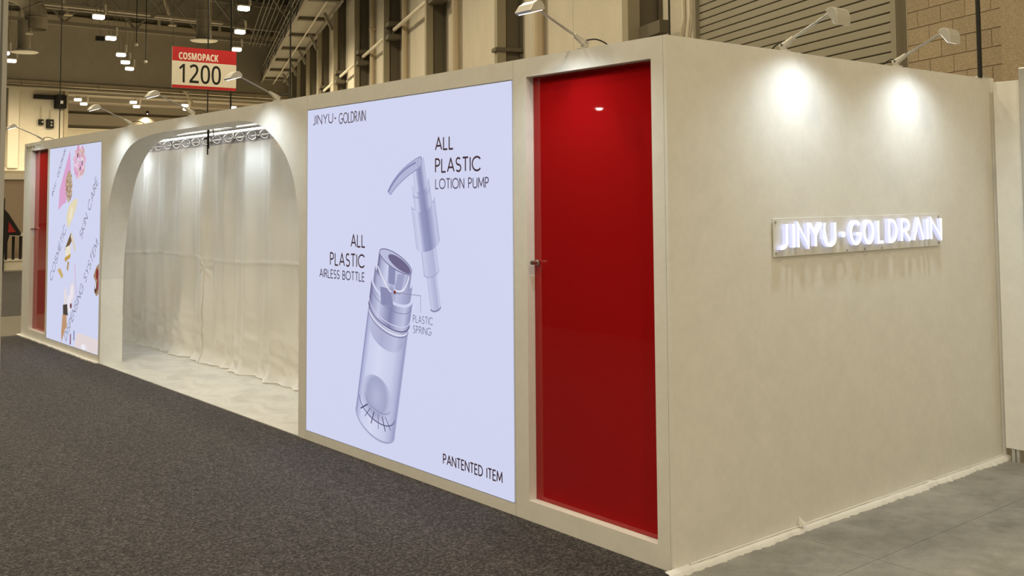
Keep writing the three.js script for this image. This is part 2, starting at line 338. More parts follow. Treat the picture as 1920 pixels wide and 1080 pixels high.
{
  const g = [['grey light batten under the roof near the round ducts', [-70, 14.85, -17.5], 9], ['pale light batten under the roof beside the vertical duct', [-70, 14.8, -24.8], 5]];
  for (const [lab, p, L] of g) { const t = thing('roof_batten', lab, 'batten', p); part(t, 'batten_bar', rbx(-.15, .15, -.1, .12, -L / 2, L / 2, .03, 1), M.duct); for (const z of [-L / 3, L / 3]) part(t, 'hanger', bar(V(0, .1, z), V(0, 2, z), .025), M.truss); }
  for (const [lab, z] of [['pale sloping roof strut left of the hanging sign', -16.9], ['pale sloping roof strut between the duct and the battens', -24.1]]) {
    const t = thing('roof_strut', lab, 'strut', [-72, 14.6, z]); part(t, 'strut_bar', beam(V(0, 0, -0.2), V(0, 2.4, 0.6), .3, .12), M.bulkBeam); part(t, 'strut_foot', bx(-.2, .2, -.05, .05, -.45, .05), M.bulkBeam);
  }
}
// catwalk along the side wall
{
  const s0 = 47, s1 = 90, t = thing('catwalk', 'steel catwalk with panelled underside carried high on the hall wall columns', 'catwalk', hall(s0, 13, 0), TURN);
  const L = s1 - s0, D = 2.6;
  part(t, 'edge_beam', bx(0, L, -0.28, 0.1, -D - 0.12, -D + 0.05), M.catwalk);
  part(t, 'edge_beam', bx(0, L, -0.28, 0.1, -0.75, -0.62), M.catwalk);
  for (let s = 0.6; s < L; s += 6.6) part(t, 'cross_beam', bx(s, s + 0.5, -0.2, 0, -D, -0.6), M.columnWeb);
  for (let s = 0; s + 1 < L; s += 6.6) part(t, 'deck_panel', bx(s + 0.02, s + 6.58, 0, 0.05, -D, -0.7), M.catDeck);
  part(t, 'light_rail', bar(V(0, -0.35, -1.55), V(L, -0.35, -1.55), 0.05), M.hallPale);
  part(t, 'handrail', [bar(V(0, 1.1, -D), V(L, 1.1, -D), .04), bar(V(0, .6, -D), V(L, .6, -D), .03)], M.catwalk);
  for (let s = 0.4; s < L; s += 2.15) part(t, 'rail_post', bar(V(s, 0, -D), V(s, 1.15, -D), .035), M.catwalk);
  for (let i = 5; i < 10; i++) part(t, 'knee_brace', beam(V(colS[i] - s0, -1.3, -0.75), V(colS[i] - s0, -.3, -1.25), .2, .2), M.catwalk);
  for (let s = 3; s < L; s += 8.6) part(t, 'cable_drop', tube([V(s, .1, -D - .2), V(s + .5, -.6, -D - .3), V(s + 1, -.2, -D - .2)], .04), M.blackCable);
}
// bundle of conduits under the roof beside the catwalk
[2.5, 2.85, 3.2, 3.5, 3.8, 4.1].forEach((d, i) => {
  const t = thing('roof_conduit', 'thin grey conduit running under the roof beside the catwalk', 'conduit', hall(55, 15 + (i % 2) * .12, d), TURN, 'roof conduits beside the catwalk');
  part(t, 'pipe', bar(V(0, 0, 0), V(27, 0, 0), 0.03, 0.03, 6), M.conduit);
});
// ducts with round ceiling diffusers
{
  const t = thing('air_duct', 'vertical spiral duct ending in a round diffuser plate, above the hanging sign', 'duct', [-56.87, 11.2, -20.59]);
  part(t, 'duct_tube', bar(V(0, 0.25, 0), V(0, 8.6, 0), 0.43, 0.43, 28), M.duct);
  for (let y = 0.8; y < 4; y += 0.55) part(t, 'duct_seam', new THREE.TorusGeometry(0.435, 0.018, 6, 28).rotateX(Math.PI / 2).translate(0, y, 0), M.duct);
  part(t, 'diffuser_plate', new THREE.LatheGeometry([[0, 0.02], [0.22, 0.02], [0.3, 0.0], [0.72, 0.04], [0.8, 0.09], [0.72, 0.13], [0.45, 0.2], [0.43, 0.3]].map((p) => new THREE.Vector2(...p)), 36), M.diffuserPlate, 'pale round plate');
  const e = thing('air_duct', 'large duct bending down in an elbow to a round diffuser plate', 'duct', [-63.86, 10.62, -12.43]);
  part(e, 'duct_tube', bar(V(0, 0.25, 0), V(0, 2.0, 0), 0.36, 0.36, 28), M.duct);
  part(e, 'duct_elbow', tube([V(0, 1.5, -.6), V(0, 2.5, -.6), V(0, 3.3, -0.1), V(0, 3.7, 1.0), V(0, 3.9, 4.5)], 0.62, 30, 24), M.duct);
  for (const [y, z] of [[2.2, -.6], [2.9, -.42]]) part(e, 'duct_seam', new THREE.TorusGeometry(0.63, 0.025, 6, 28).rotateX(Math.PI / 2 + (y > 2.5 ? .45 : 0)).translate(0, y, z), M.duct);
  part(e, 'diffuser_plate', new THREE.LatheGeometry([[0, 0.02], [0.22, 0.02], [0.3, 0.0], [0.72, 0.04], [0.8, 0.09], [0.72, 0.13], [0.45, 0.2], [0.36, 0.3]].map((p) => new THREE.Vector2(...p)), 36), M.diffuserPlate, 'pale round plate');
}
// small hanging things
{
  const s = thing('hall_speaker', 'small black box hung in front of the dark bulkhead', 'speaker', [-79.5, 14.1, -21.5]);
  part(s, 'speaker_case', rbx(-.2, .2, 0, .36, -.29, .29, .03, 2), M.dark); part(s, 'bracket', bar(V(0, .28, 0), V(0, 6.2, 0), .02), M.truss);
  for (const [lab, p, h] of [['round white cap on a thin black rod, higher of two', [-52.39, 10.02, -15.15], 9], ['round white cap on a thin black rod, lower of two', [-52.12, 9.11, -15.55], 10]]) {
    const t = thing('hanging_sensor', lab, 'sensor', p); part(t, 'cap', new THREE.LatheGeometry([[0, -.06], [.07, -.05], [.09, 0], [.05, .06], [.02, .09]].map((q) => new THREE.Vector2(...q)), 16), M.diffuserPlate); part(t, 'rod', bar(V(0, .05, 0), V(0, h, 0), .022), M.blackCable);
  }
  const bell = thing('hanging_bar', 'short white bar hung on a thin cable before the elbow duct', 'hanger', [-61, 11.35, -12.0]);
  part(bell, 'bar', rbx(-.06, .06, 0, .12, -.2, .2, .03, 2), M.diffuserPlate); part(bell, 'hook', new THREE.ConeGeometry(.09, .25, 12).translate(0, .3, 0), M.duct); part(bell, 'cable', bar(V(0, .4, 0), V(0, 8, 0), .015), M.blackCable);
}

// ---------------------------------------------------------------- high bay pendants
function pendantParts(t, dx) {
  part(t, 'housing', rbx(-.2, .2, .1, .2, -.33, .33, .04, 2), M.diffuserPlate);
  part(t, 'lamp_diffuser', rbx(-.19, .19, -.12, .1, -.3, .3, .08, 3), M.bayGlow);
  part(t, 'driver_box', bx(-.06, .06, .25, .75, -.42, -.3), M.hallPale);
  part(t, 'suspension_cable', bar(V(0, .2, .1), V(0, 4, .45), .018, .018, 6), M.truss);
  part(t, 'suspension_cable', bar(V(0, .2, -.1), V(0, 4, -.45), .018, .018, 6), M.truss);
}
M.bayGlow = mat(0xffffff, { emissive: new THREE.Color().setRGB(1, 0.97, 0.9), emissiveIntensity: 3.5 });
let bayProto;
function pendant(p, label, group, cd = HALL_CD) {
  let t;
  if (!bayProto) { t = thing('pendant_light', label, 'light', p, 0, group); pendantParts(t); bayProto = t; }
  else { t = bayProto.clone(); for (const c of [...t.children]) if (c.isLight || c.type === 'Object3D') t.remove(c); t.name = numbered('pendant_light'); t.position.set(...p); scene.add(t); t.userData = {}; tag(t, label, 'light', group); }
  const L = new THREE.SpotLight(HALL_COLOR, cd, 0, 1.48, 0.45, 2); L.name = 'pendant_lamp'; L.castShadow = true; L.shadow.radius = 16; L.shadow.mapSize.set(512, 512); L.shadow.camera.near = .2;
  L.position.set(p[0], p[1] - 0.45, p[2]); L.target.position.set(p[0], 0, p[2]); scene.add(L, L.target);
}
{
  const rowA = [[-57.67, -14.8], [-65.25, -17.86], [-72.62, -20.88], [-76.54, -22.47], [-80.23, -24.0]];
  const rowB = [[-50.22, -20.13], [-57.9, -23.3], [-65.24, -26.3]];
  rowA.forEach(([x, z], i) => pendant([x, 12.2, z], 'lit white high bay lamp before the dark bulkhead, ' + ['beside the roof struts', 'next to the small black box', 'topmost of the close group of three', 'middle of the close group of three', 'lowest of the close group of three'][i], 'high bay lamps of the hall', HALL_CD * 2.4));
  rowB.forEach(([x, z], i) => pendant([x, 12.2, z], 'lit white high bay lamp between duct and catwalk, ' + ['highest', 'middle', 'just above the hanging sign'][i], 'high bay lamps of the hall', HALL_CD * 2.4));
  pendant([-80.6, 12.2, -15.6], 'lit white high bay lamp below the elbow duct diffuser', 'high bay lamps of the hall', HALL_CD * 2.4);
  for (const [d, s] of [[21.2, 47], [29, 47], [29, 58], [29, 69], [29, 80]]) pendant(hall(s, 12.2, d), 'high bay lamp overhead in the hall', 'high bay lamps overhead', HALL_CD * 2.4);
  pendant([-76.5, 12.2, -14.2], 'lit white high bay lamp half hidden by the aluminium post', 'high bay lamps of the hall');
  [[-98.03, -25.24], [-102.16, -26.96], [-97.85, -30.22], [-102.25, -32.01], [-98.43, -35.45], [-102.53, -37.14], [-98.08, -40.27]].forEach(([x, z], i) => pendant([x, 11.2, z], ['upper lamp of the cable-hung pair beside the bright far wall', 'lower lamp of the cable-hung pair beside the bright far wall', 'upper lamp of the cable-hung pair between bright wall and aisle sign', 'lower lamp of the cable-hung pair between bright wall and aisle sign', 'upper lamp of the cable-hung pair below the aisle sign', 'lower lamp of the cable-hung pair below the aisle sign', 'single cable-hung lamp just beyond the booth top by the aisle sign'][i], 'lamps under the far ceiling', HALL_CD * 4.2));
  // the same rows go on over the aisle and behind the viewer
  for (const d of [5.8, 13.5, 21.2]) for (const s of [37, 27, 17, 7, -3, -13, -23, -33]) { const q = hall(s, 12.2, d); if (q[2] < 38 && q[0] < 44) pendant(q, 'high bay lamp overhead in the hall', 'high bay lamps overhead'); }
}
// ================================================================ BOOTH
const BH = 2.5, XE = -11.53, ZB = -3.16;
// arch opening: straight jambs, wide rounded shoulders
const archPts = (() => {
  const pts = [[-8.29, 0.012]];
  const L = [[-8.29, 0.9], [-8.25, 1.2], [-8.13, 1.6], [-7.96, 1.92], [-7.72, 2.15], [-7.42, 2.3], [-7.0, 2.37], [-6.5, 2.39]];
  const R = [[-5.2, 2.39], [-4.75, 2.385], [-4.42, 2.33], [-4.13, 2.2], [-3.92, 2.03], [-3.79, 1.8], [-3.735, 1.5], [-3.725, 1.1]];
  const c = new THREE.SplineCurve(L.map((p) => new THREE.Vector2(...p))), d = new THREE.SplineCurve(R.map((p) => new THREE.Vector2(...p)));
  for (const p of c.getPoints(48)) pts.push([p.x, p.y]); for (const p of d.getPoints(48)) pts.push([p.x, p.y]);
  pts.push([-3.725, 0.012]); return pts;
})();
const TH = 0.23;
{
  const w = struct('wall_front', 'white booth front wall with arch opening, light box bays and red panel bays', 'wall');
  const g = 0.002;
  const bay = (name, x0, x1, hole, label) => part(w, name, muv(poly(rect(x0 + g, x1 - g, 0, BH), hole ? [hole] : [], TH)).translate(0, 0, -TH), M.paint, label);
  bay('panel_bay', -1.165, -0.0185, rect(-1.05, -0.1, 0.112, 2.396), 'white frame round the red glass panel');
  bay('lightbox_bay', -3.607, -1.165, rect(-3.603, -1.17, 0.068, 2.394), 'thin white frame round the large light box');
  // arch bay: the opening reaches the floor
  const ap = [[-8.325 + g, 0], [-8.325 + g, BH], [-3.607 - g, BH], [-3.607 - g, 0], ...[...archPts].reverse().map((p) => [p[0], Math.max(p[1], 0)])];
  ap[4][1] = 0; ap[ap.length - 1][1] = 0;
  part(w, 'arch_bay', muv(poly(ap, [], TH)).translate(0, 0, -TH), M.paint, 'white wall with a round shouldered arch');
  bay('lightbox_bay', -10.38, -8.325, rect(-10.345, -8.355, 0.085, 2.39), 'white frame round the skin care light box');
  bay('panel_bay', XE, -10.38, rect(-11.18, -10.425, 0.122, 2.396), 'white frame round the far red glass panel');
  // torn white underlay peeping out below the left bays
  const edge = []; for (let x = -11.6; x <= -8.3; x += 0.05) edge.push([x, 0.03 + 0.02 * Math.abs(P.noise(x * 7, 2, 3)) + 0.012 * rnd()]);
  const sp = [[-11.6, -0.02], [-8.3, -0.02], ...edge.reverse()];
  const u = part(w, 'underlay_edge', poly(sp, [], 0.012).rotateX(-Math.PI / 2).scale(1, 1, -1), M.paint, 'ragged white underlay edge');
  u.geometry.computeVertexNormals(); u.position.set(0, 0.008, 0);
  u.scale.z = 1;
}
{
  const w = struct('wall_right', 'plain white booth end wall carrying the lit name sign', 'wall');
  const zs = [0, -1.056, -2.1, ZB];
  for (let i = 0; i < 3; i++) part(w, 'wall_panel', bx(-0.018, 0, 0.0, BH - (i === 1 ? 0.002 : 0), zs[i + 1] + 0.0002, zs[i] - 0.0002), M.paint);
  part(w, 'wall_core', bx(-0.12, -0.0185, 0, BH - .004, ZB, -TH - 0.002), M.trim);
  part(w, 'corner_post', bar(V(-0.012, 0, ZB - 0.014), V(-0.012, BH + 0.006, ZB - 0.014), 0.024, 0.024, 16), M.paint);
  part(w, 'top_cap', rbx(-0.09, -0.01, BH, BH + 0.018, ZB - 0.01, ZB + 0.09, .005, 1), M.alu);
  // curled vinyl edge and torn underlay along the floor
  const pts = []; const N = 150; for (let i = 0; i <= N; i++) { const z = 0.06 + (ZB - 0.09) * i / N; pts.push([z, 0.03 + 0.03 * Math.abs(P.noise(z * 2.2, 1, 4)) + 0.024 * Math.abs(P.noise(z * 11, 5, 1)) + 0.016 * rnd()]); }
  const out = [[0.06, -0.01], ...pts, [ZB - .03, -0.01]];
  const geo = new THREE.BufferGeometry(); { // slightly lumpy ribbon with a real edge
    const pos = [], idx = []; let k = 0; const rows = 5;
    for (let i = 0; i <= N; i++) for (let j = 0; j <= rows; j++) { const t = j / rows, [z, x] = pts[i]; const y = j === rows ? 0.0005 : 0.014 + 0.012 * (1 - t) + 0.006 * P.noise(z * 14, t * 5, 7); pos.push(-0.002 + x * t, Math.max(0.0005, y), z); }
    for (let i = 0; i < N; i++) for (let j = 0; j < rows; j++) { const a = i * (rows + 1) + j; idx.push(a, a + 1, a + rows + 1, a + 1, a + rows + 2, a + rows + 1); }
    geo.setAttribute('position', new THREE.Float32BufferAttribute(pos, 3)); geo.setIndex(idx); geo.computeVertexNormals(); geo.setAttribute('uv', new THREE.Float32BufferAttribute(pos.flatMap((v, i) => (i % 3 === 0 ? [pos[i], pos[i + 2]] : [])), 2));
  }
  const um = M.trim.clone(); um.side = THREE.DoubleSide; um.roughness = 0.8;
  part(w, 'underlay_edge', geo, um, 'torn white underlay along the floor');
  const lip = (z0, z1, h) => { const c = []; for (let i = 0; i <= 16; i++) { const z = z0 + (z1 - z0) * i / 16; c.push(V(0.006 + 0.006 * Math.abs(P.noise(z * 5, 3, 3)), 0.027 + h * P.noise(z * 3, 1, 9), z)); } return tube(c, 0.0045, 48, 6); };
  part(w, 'vinyl_lip', [lip(-0.1, -1.5, .006), lip(-1.5, -2.2, .004), lip(-2.25, -3.14, .002)], M.paint, 'loose vinyl edge curling off the wall');
  part(w, 'peeled_corner', new THREE.ConeGeometry(0.022, 0.05, 5).rotateX(0.5).translate(0.02, 0.06, -0.93), M.paint, 'peeled vinyl corner');
  const wl = struct('wall_left', 'white booth wall at the far end', 'wall');
  part(wl, 'wall_panel', bx(XE, XE + 0.1, 0, BH, ZB, -TH - .002), M.paint);
  const wb = struct('wall_back', 'white back wall of the booth', 'wall');
  part(wb, 'wall_panel', bx(XE, -0.122, 0, BH, ZB - .08, ZB - .001), M.paint);
  const f = struct('floor_booth', 'glossy white marbled vinyl floor inside the arch', 'floor');
  part(f, 'vinyl_sheet', bx(XE + 0.1, -3.65, 0.0, 0.012, -1.62, -0.001), M.marble);
  part(f, 'vinyl_sheet', bx(XE + 0.1, -3.65, 0.0, 0.0115, ZB, -1.621), M.marble);
}
{
  const c = struct('ceiling_booth', 'glossy white ceiling strip behind the arch', 'ceiling');
  const cm = mat(0xf4f4f2, { roughness: 0.12 });
  for (const [a, b] of [[XE + .11, -9.6], [-9.598, -6.96], [-6.90, -5.3], [-5.298, -3.65]]) part(c, 'ceiling_panel', bx(a, b, 2.45, 2.48, -1.05, -TH - .002), cm);
}
[[-7.873], [-6.335], [-4.8], [-9.41]].forEach(([x], i) => {
  const t = thing('downlight', 'round white downlight in the booth ceiling, ' + ['beyond the hanger rod', 'this side of the hanger rod', 'behind the arch shoulder', 'beside the inner poster'][i], 'light', [x, 2.45, -0.55]);
  part(t, 'trim_ring', new THREE.TorusGeometry(0.075, 0.01, 8, 32).rotateX(Math.PI / 2).translate(0, -0.004, 0), M.trim);
  part(t, 'light_lens', new THREE.CylinderGeometry(0.07, 0.07, 0.006, 28).translate(0, -0.004, 0), M.ledWhite);
  const L = new THREE.SpotLight(FLOOD_COLOR, 2.6, 0, 1.4, 0.7, 2); L.name = 'downlight_lamp'; L.castShadow = true; L.shadow.radius = 3; L.position.set(x, 2.435, -0.55); L.target.position.set(x, 0, -0.6); scene.add(L, L.target);
});
{
  const t = thing('led_strip', 'thin bright light strip along the booth ceiling above the curtain', 'light', [-7, 2.44, -0.75]);
  part(t, 'light_diffuser', bx(-2.75, 3.2, -0.022, 0.008, -0.012, 0.012), M.ledWhite);
  part(t, 'channel', [bx(-2.76, 3.21, -0.004, 0.01, -0.018, -0.0125), bx(-2.76, 3.21, -0.004, 0.01, 0.0125, 0.018)], M.alu);
  const L = new THREE.RectAreaLight(new THREE.Color().setRGB(1, .98, .93), 6, 5.9, 0.022); L.name = 'led_strip_lamp'; L.position.set(-6.78, 2.412, -0.75); L.lookAt(-6.78, 0, -0.75); scene.add(L);
}
// ---------------------------------------------------------------- red glass panels
function redPanel(x0, x1, y0, y1, label, lockSide) {
  const t = thing('red_glass_panel', label, 'panel', [(x0 + x1) / 2, y0, -0.05]);
  const w = (x1 - x0) / 2, h = y1 - y0;
  part(t, 'red_glass', bx(-w + 0.002, w - 0.002, 0.002, h - 0.002, -0.03, 0), M.red);
  part(t, 'lock', [bar(V(lockSide * (w - 0.035), 1.27, 0), V(lockSide * (w - 0.035), 1.27, 0.05), 0.011, 0.011, 14), rbx(lockSide * (w - 0.035) - .014, lockSide * (w - 0.035) + .014, 1.256, 1.284, 0, .014, .004, 1)], M.steel, 'small steel lock');
  return t;
}
redPanel(-1.05, -0.1, 0.112, 2.396, 'glossy red glass panel beside the plain end wall', -1);
redPanel(-11.18, -10.425, 0.122, 2.396, 'glossy red glass panel next to the skin care light box', -1);

// ---------------------------------------------------------------- light boxes
function lightBox(name, x0, x1, y0, y1, tex, label, glow) {
  const w = x1 - x0, h = y1 - y0, t = thing(name, label, 'light box', [(x0 + x1) / 2, y0, 0]);
  const m = new THREE.MeshStandardMaterial({ color: 0x4a4a4a, map: tex, emissive: 0xffffff, emissiveMap: tex, emissiveIntensity: glow, roughness: 0.75 });
  const f = part(t, 'display_fabric', facePlane(w - 0.012, h - 0.012), m, 'printed backlit fabric'); f.position.set(0, h / 2, 0.001);
  const b = [[0, 0], [w, 0], [w, h], [0, h]].map((p) => [p[0] - w / 2, p[1]]), i = 0.006;
  part(t, 'profile_frame', poly(b, [rect(-w / 2 + i, w / 2 - i, i, h - i)], 0.04).translate(0, 0, -0.042), M.alu, 'slim aluminium profile');
  part(t, 'back_panel', bx(-w / 2 + .01, w / 2 - .01, .01, h - .01, -.1, -.09), M.trim);
  const L = new THREE.RectAreaLight(new THREE.Color().setRGB(.82, .86, 1), 0.16, w - .02, h - .02); L.name = name + '_lamp'; L.position.set((x0 + x1) / 2, (y0 + y1) / 2, 0.012); L.lookAt((x0 + x1) / 2, (y0 + y1) / 2, 5); scene.add(L);
  return t;
}
const INK = '#3d2630', BASE = '#d9defc';
{
  const X0 = -3.603, X1 = -1.17, Y0 = 0.068, Y1 = 2.394, S = 2048 / (X1 - X0), hp = Math.round((Y1 - Y0) * S);
  const tex = canvasTex(2048, hp, (g) => {
    g.fillStyle = BASE; g.fillRect(0, 0, 2048, hp);
    const X = (x) => (x - X0) * S, Y = (y) => (Y1 - y) * S;
    const T = (s, x, y, w, h, lw = 0.009, c = INK) => strokeText(g, s, X(x), Y(y), w * S, h * S, lw * S, c);
    // soft printed drop shadows of the two products
    const shape = (pts, fill) => { g.beginPath(); pts.forEach((p, i) => (i ? g.lineTo(p[0], p[1]) : g.moveTo(p[0], p[1]))); g.closePath(); g.fillStyle = fill; g.fill(); };
    // ---- airless bottle, leaning: local frame v along the axis (down), r across
    g.save(); g.translate(X(-2.392), Y(1.345)); g.rotate(0.232); // canvas: v -> +y, r -> +x
    const s = S, cyl = (hw, a, b, stops, bow = 0.06) => {
      const gr = g.createLinearGradient(-hw * s, 0, hw * s, 0); for (const [o, c] of stops) gr.addColorStop(o, c);
      g.beginPath(); g.moveTo(-hw * s, a * s); g.lineTo(-hw * s, b * s); g.ellipse(0, b * s, hw * s, bow * s, 0, Math.PI, 0, true); g.lineTo(hw * s, a * s); g.ellipse(0, a * s, hw * s, bow * s, 0, 0, Math.PI, false); g.closePath(); g.fillStyle = gr; g.fill();
    };
    const ring = (hw, y, c, lw, bow = 0.06) => { g.beginPath(); g.ellipse(0, y * s, hw * s, bow * s, 0, 0, Math.PI); g.strokeStyle = c; g.lineWidth = lw * s; g.stroke(); };
    cyl(0.252, 0.3, 1.1, [[0, '#8b8fbd'], [.05, '#b6bce2'], [.14, '#d3d9f8'], [.4, '#dde2fd'], [.75, '#d0d5f4'], [.9, '#b9bee2'], [.97, '#9da1cb'], [1, '#b5b9dd']], 0.1);
    // base foot
    g.beginPath(); g.ellipse(0, 1.1 * s, 0.25 * s, 0.1 * s, 0, 0, Math.PI); g.strokeStyle = '#a8accf'; g.lineWidth = .012 * s; g.stroke();
    { const gr = g.createRadialGradient(-.02 * s, .93 * s, .02 * s, -.02 * s, .93 * s, .22 * s); gr.addColorStop(0, '#b9bddf'); gr.addColorStop(.5, '#a9aed2'); gr.addColorStop(1, 'rgba(205,210,240,0)'); g.fillStyle = gr; g.beginPath(); g.ellipse(-.02 * s, .95 * s, .21 * s, .15 * s, 0, 0, 7); g.fill(); }
    ring(0.225, 1.0, '#6b6c93', .008, .09); ring(.16, .96, '#8a8cb4', .005, .06);
    for (let k = 0; k < 6; k++) { const a = 0.5 + k * 0.42; g.beginPath(); g.moveTo(Math.cos(a) * .13 * s, (1.0 + Math.sin(a) * .04) * s); g.lineTo(Math.cos(a) * .225 * s, (1.03 + Math.sin(a) * .1) * s); g.strokeStyle = '#55567c'; g.lineWidth = (k % 2 ? .01 : .006) * s; g.stroke(); }
    // inner cup, collar and cap
    cyl(0.21, .36, .5, [[0, '#c0c4e4'], [.4, '#b2b6da'], [.8, '#c6cbeb'], [1, '#a9add2']], .1);
    cyl(0.256, .2, .36, [[0, '#6d6892'], [.08, '#a3a6cd'], [.25, '#ccd1f0'], [.42, '#a5a8cf'], [.55, '#8588b3'], [.7, '#b4b9dd'], [.86, '#c8cdec'], [1, '#8f92bd']], .09);
    ring(.256, .36, '#5d5a80', .007, .09); ring(.256, .385, '#eef0ff', .008, .09); ring(.25, .4, '#77769f', .005, .09); ring(.256, .33, '#d9ddf8', .006, .09); ring(.25, .25, '#8083ac', .004, .08);
    cyl(0.232, .1, .2, [[0, '#7d7ba4'], [.1, '#b6bbde'], [.35, '#cfd4f2'], [.5, '#9fa3ca'], [.65, '#c4c9ea'], [1, '#9a9dc6']], .07);
    cyl(0.205, .0, .13, [[0, '#6a678f'], [.1, '#aeb2d8'], [.3, '#d7dbf8'], [.48, '#b0b4d8'], [.62, '#c9ceee'], [.85, '#bcc1e3'], [1, '#9497c0']], .055);
    shape([[-.07 * s, .05 * s], [.01 * s, .04 * s], [.03 * s, .16 * s], [-.05 * s, .17 * s]], '#8f93bd'); shape([[.05 * s, .08 * s], [.13 * s, .06 * s], [.11 * s, .2 * s], [.03 * s, .22 * s]], '#a3a7ce'); shape([[-.14 * s, .22 * s], [-.02 * s, .2 * s], [.05 * s, .3 * s], [-.1 * s, .33 * s]], '#8d90bb');
    g.beginPath(); g.ellipse(0, .01 * s, .2 * s, .05 * s, .06, 0, 7); g.fillStyle = '#c3c7e8'; g.fill(); g.strokeStyle = '#77769f'; g.lineWidth = .007 * s; g.stroke();
    g.beginPath(); g.ellipse(.05 * s, .012 * s, .14 * s, .036 * s, .1, 0, 7); g.fillStyle = '#6f6890'; g.fill();
    g.beginPath(); g.moveTo(-.2 * s, .1 * s); g.quadraticCurveTo(-.05 * s, .22 * s, .0 * s, .215 * s); g.strokeStyle = '#eef0ff'; g.lineWidth = .011 * s; g.stroke();
    g.beginPath(); g.moveTo(.03 * s, .19 * s); g.quadraticCurveTo(.16 * s, .2 * s, .18 * s, .06 * s); g.stroke();
    g.restore();
    // ---- lotion pump
    g.save(); g.translate(X(-2.125), Y(1.95)); g.rotate(-0.215);
    const pst = [[0, '#c3c8ea'], [.2, '#d5daf8'], [.38, '#9b9fca'], [.6, '#8b8fbc'], [.78, '#b0b4da'], [.9, '#ccd1f1'], [1, '#b4b9de']];
    const tst = [[0, '#b7bce0'], [.12, '#d0d5f4'], [.4, '#c1c6e8'], [.75, '#b5badf'], [.92, '#d3d8f6'], [1, '#b3b8dd']];
    cyl(.055, .66, .9, tst, .02); cyl(.085, .48, .68, tst, .03); ring(.085, .68, '#a5a9cf', .005, .03); ring(.055, .9, '#8b8eb6', .01, .02);
    cyl(.135, .24, .5, pst, .05); ring(.135, .24, '#a9add2', .006, .04); cyl(.1, .1, .26, pst, .04); ring(.1, .17, '#9ca0c9', .005, .035); cyl(.072, -.04, .14, pst, .03);
    g.restore();
    g.beginPath(); g.moveTo(X(-2.105), Y(2.0)); g.quadraticCurveTo(X(-2.37), Y(1.93), X(-2.485), Y(1.785)); g.lineTo(X(-2.45), Y(1.765)); g.quadraticCurveTo(X(-2.33), Y(1.86), X(-2.11), Y(1.93)); g.quadraticCurveTo(X(-2.06), Y(1.98), X(-2.105), Y(2.0)); g.closePath();
    g.fillStyle = '#b9bee2'; g.fill(); g.strokeStyle = '#9195c2'; g.lineWidth = .006 * S; g.stroke();
    g.beginPath(); g.moveTo(X(-2.475), Y(1.785)); g.quadraticCurveTo(X(-2.36), Y(1.915), X(-2.15), Y(1.965)); g.strokeStyle = '#8488b8'; g.lineWidth = .012 * S; g.stroke();
    g.beginPath(); g.ellipse(X(-2.105), Y(1.968), .02 * S, .035 * S, .5, 0, 7); g.strokeStyle = '#a1a5cd'; g.lineWidth = .005 * S; g.stroke();
    // ---- words
    T('JINYU', -3.525, 2.284, .3, .066, .009, '#584a66'); T('.', -3.195, 2.28, .012, .07, .006); T('GOLDR^IN', -3.135, 2.27, .362, .07, .0075);
    T('ALL', -1.93, 2.035, .187, .075, .011); T('PLASTIC', -1.93, 1.898, .463, .08, .011); T('LOTION PUMP', -1.93, 1.797, .54, .058, .0075, '#514660');
    T('ALL', -2.962, 1.414, .186, .08, .011); T('PLASTIC', -3.253, 1.277, .472, .083, .011); T('AIRLESS BOTTLE', -3.409, 1.184, .626, .056, .008, '#514660');
    T('PLASTIC', -2.183, .964, .218, .043, .0045, '#6b6f93'); T('SPRING', -2.183, .899, .2, .043, .0045, '#6b6f93');
    T('PANTENTED ITEM', -1.854, .153, .575, .055, .0085);
    g.beginPath(); g.moveTo(X(-2.385), Y(1.136)); g.lineTo(X(-2.098), Y(1.133)); g.lineTo(X(-2.098), Y(1.03)); g.strokeStyle = '#8d8fae'; g.lineWidth = .004 * S; g.stroke();
    g.beginPath(); g.arc(X(-2.4), Y(1.136), .013 * S, 0, 7); g.fillStyle = '#7c3326'; g.fill();
  });
  lightBox('lightbox_display', X0, X1, Y0, Y1, tex, 'large backlit light box printed with a lotion pump and airless bottle', 0.86);
}
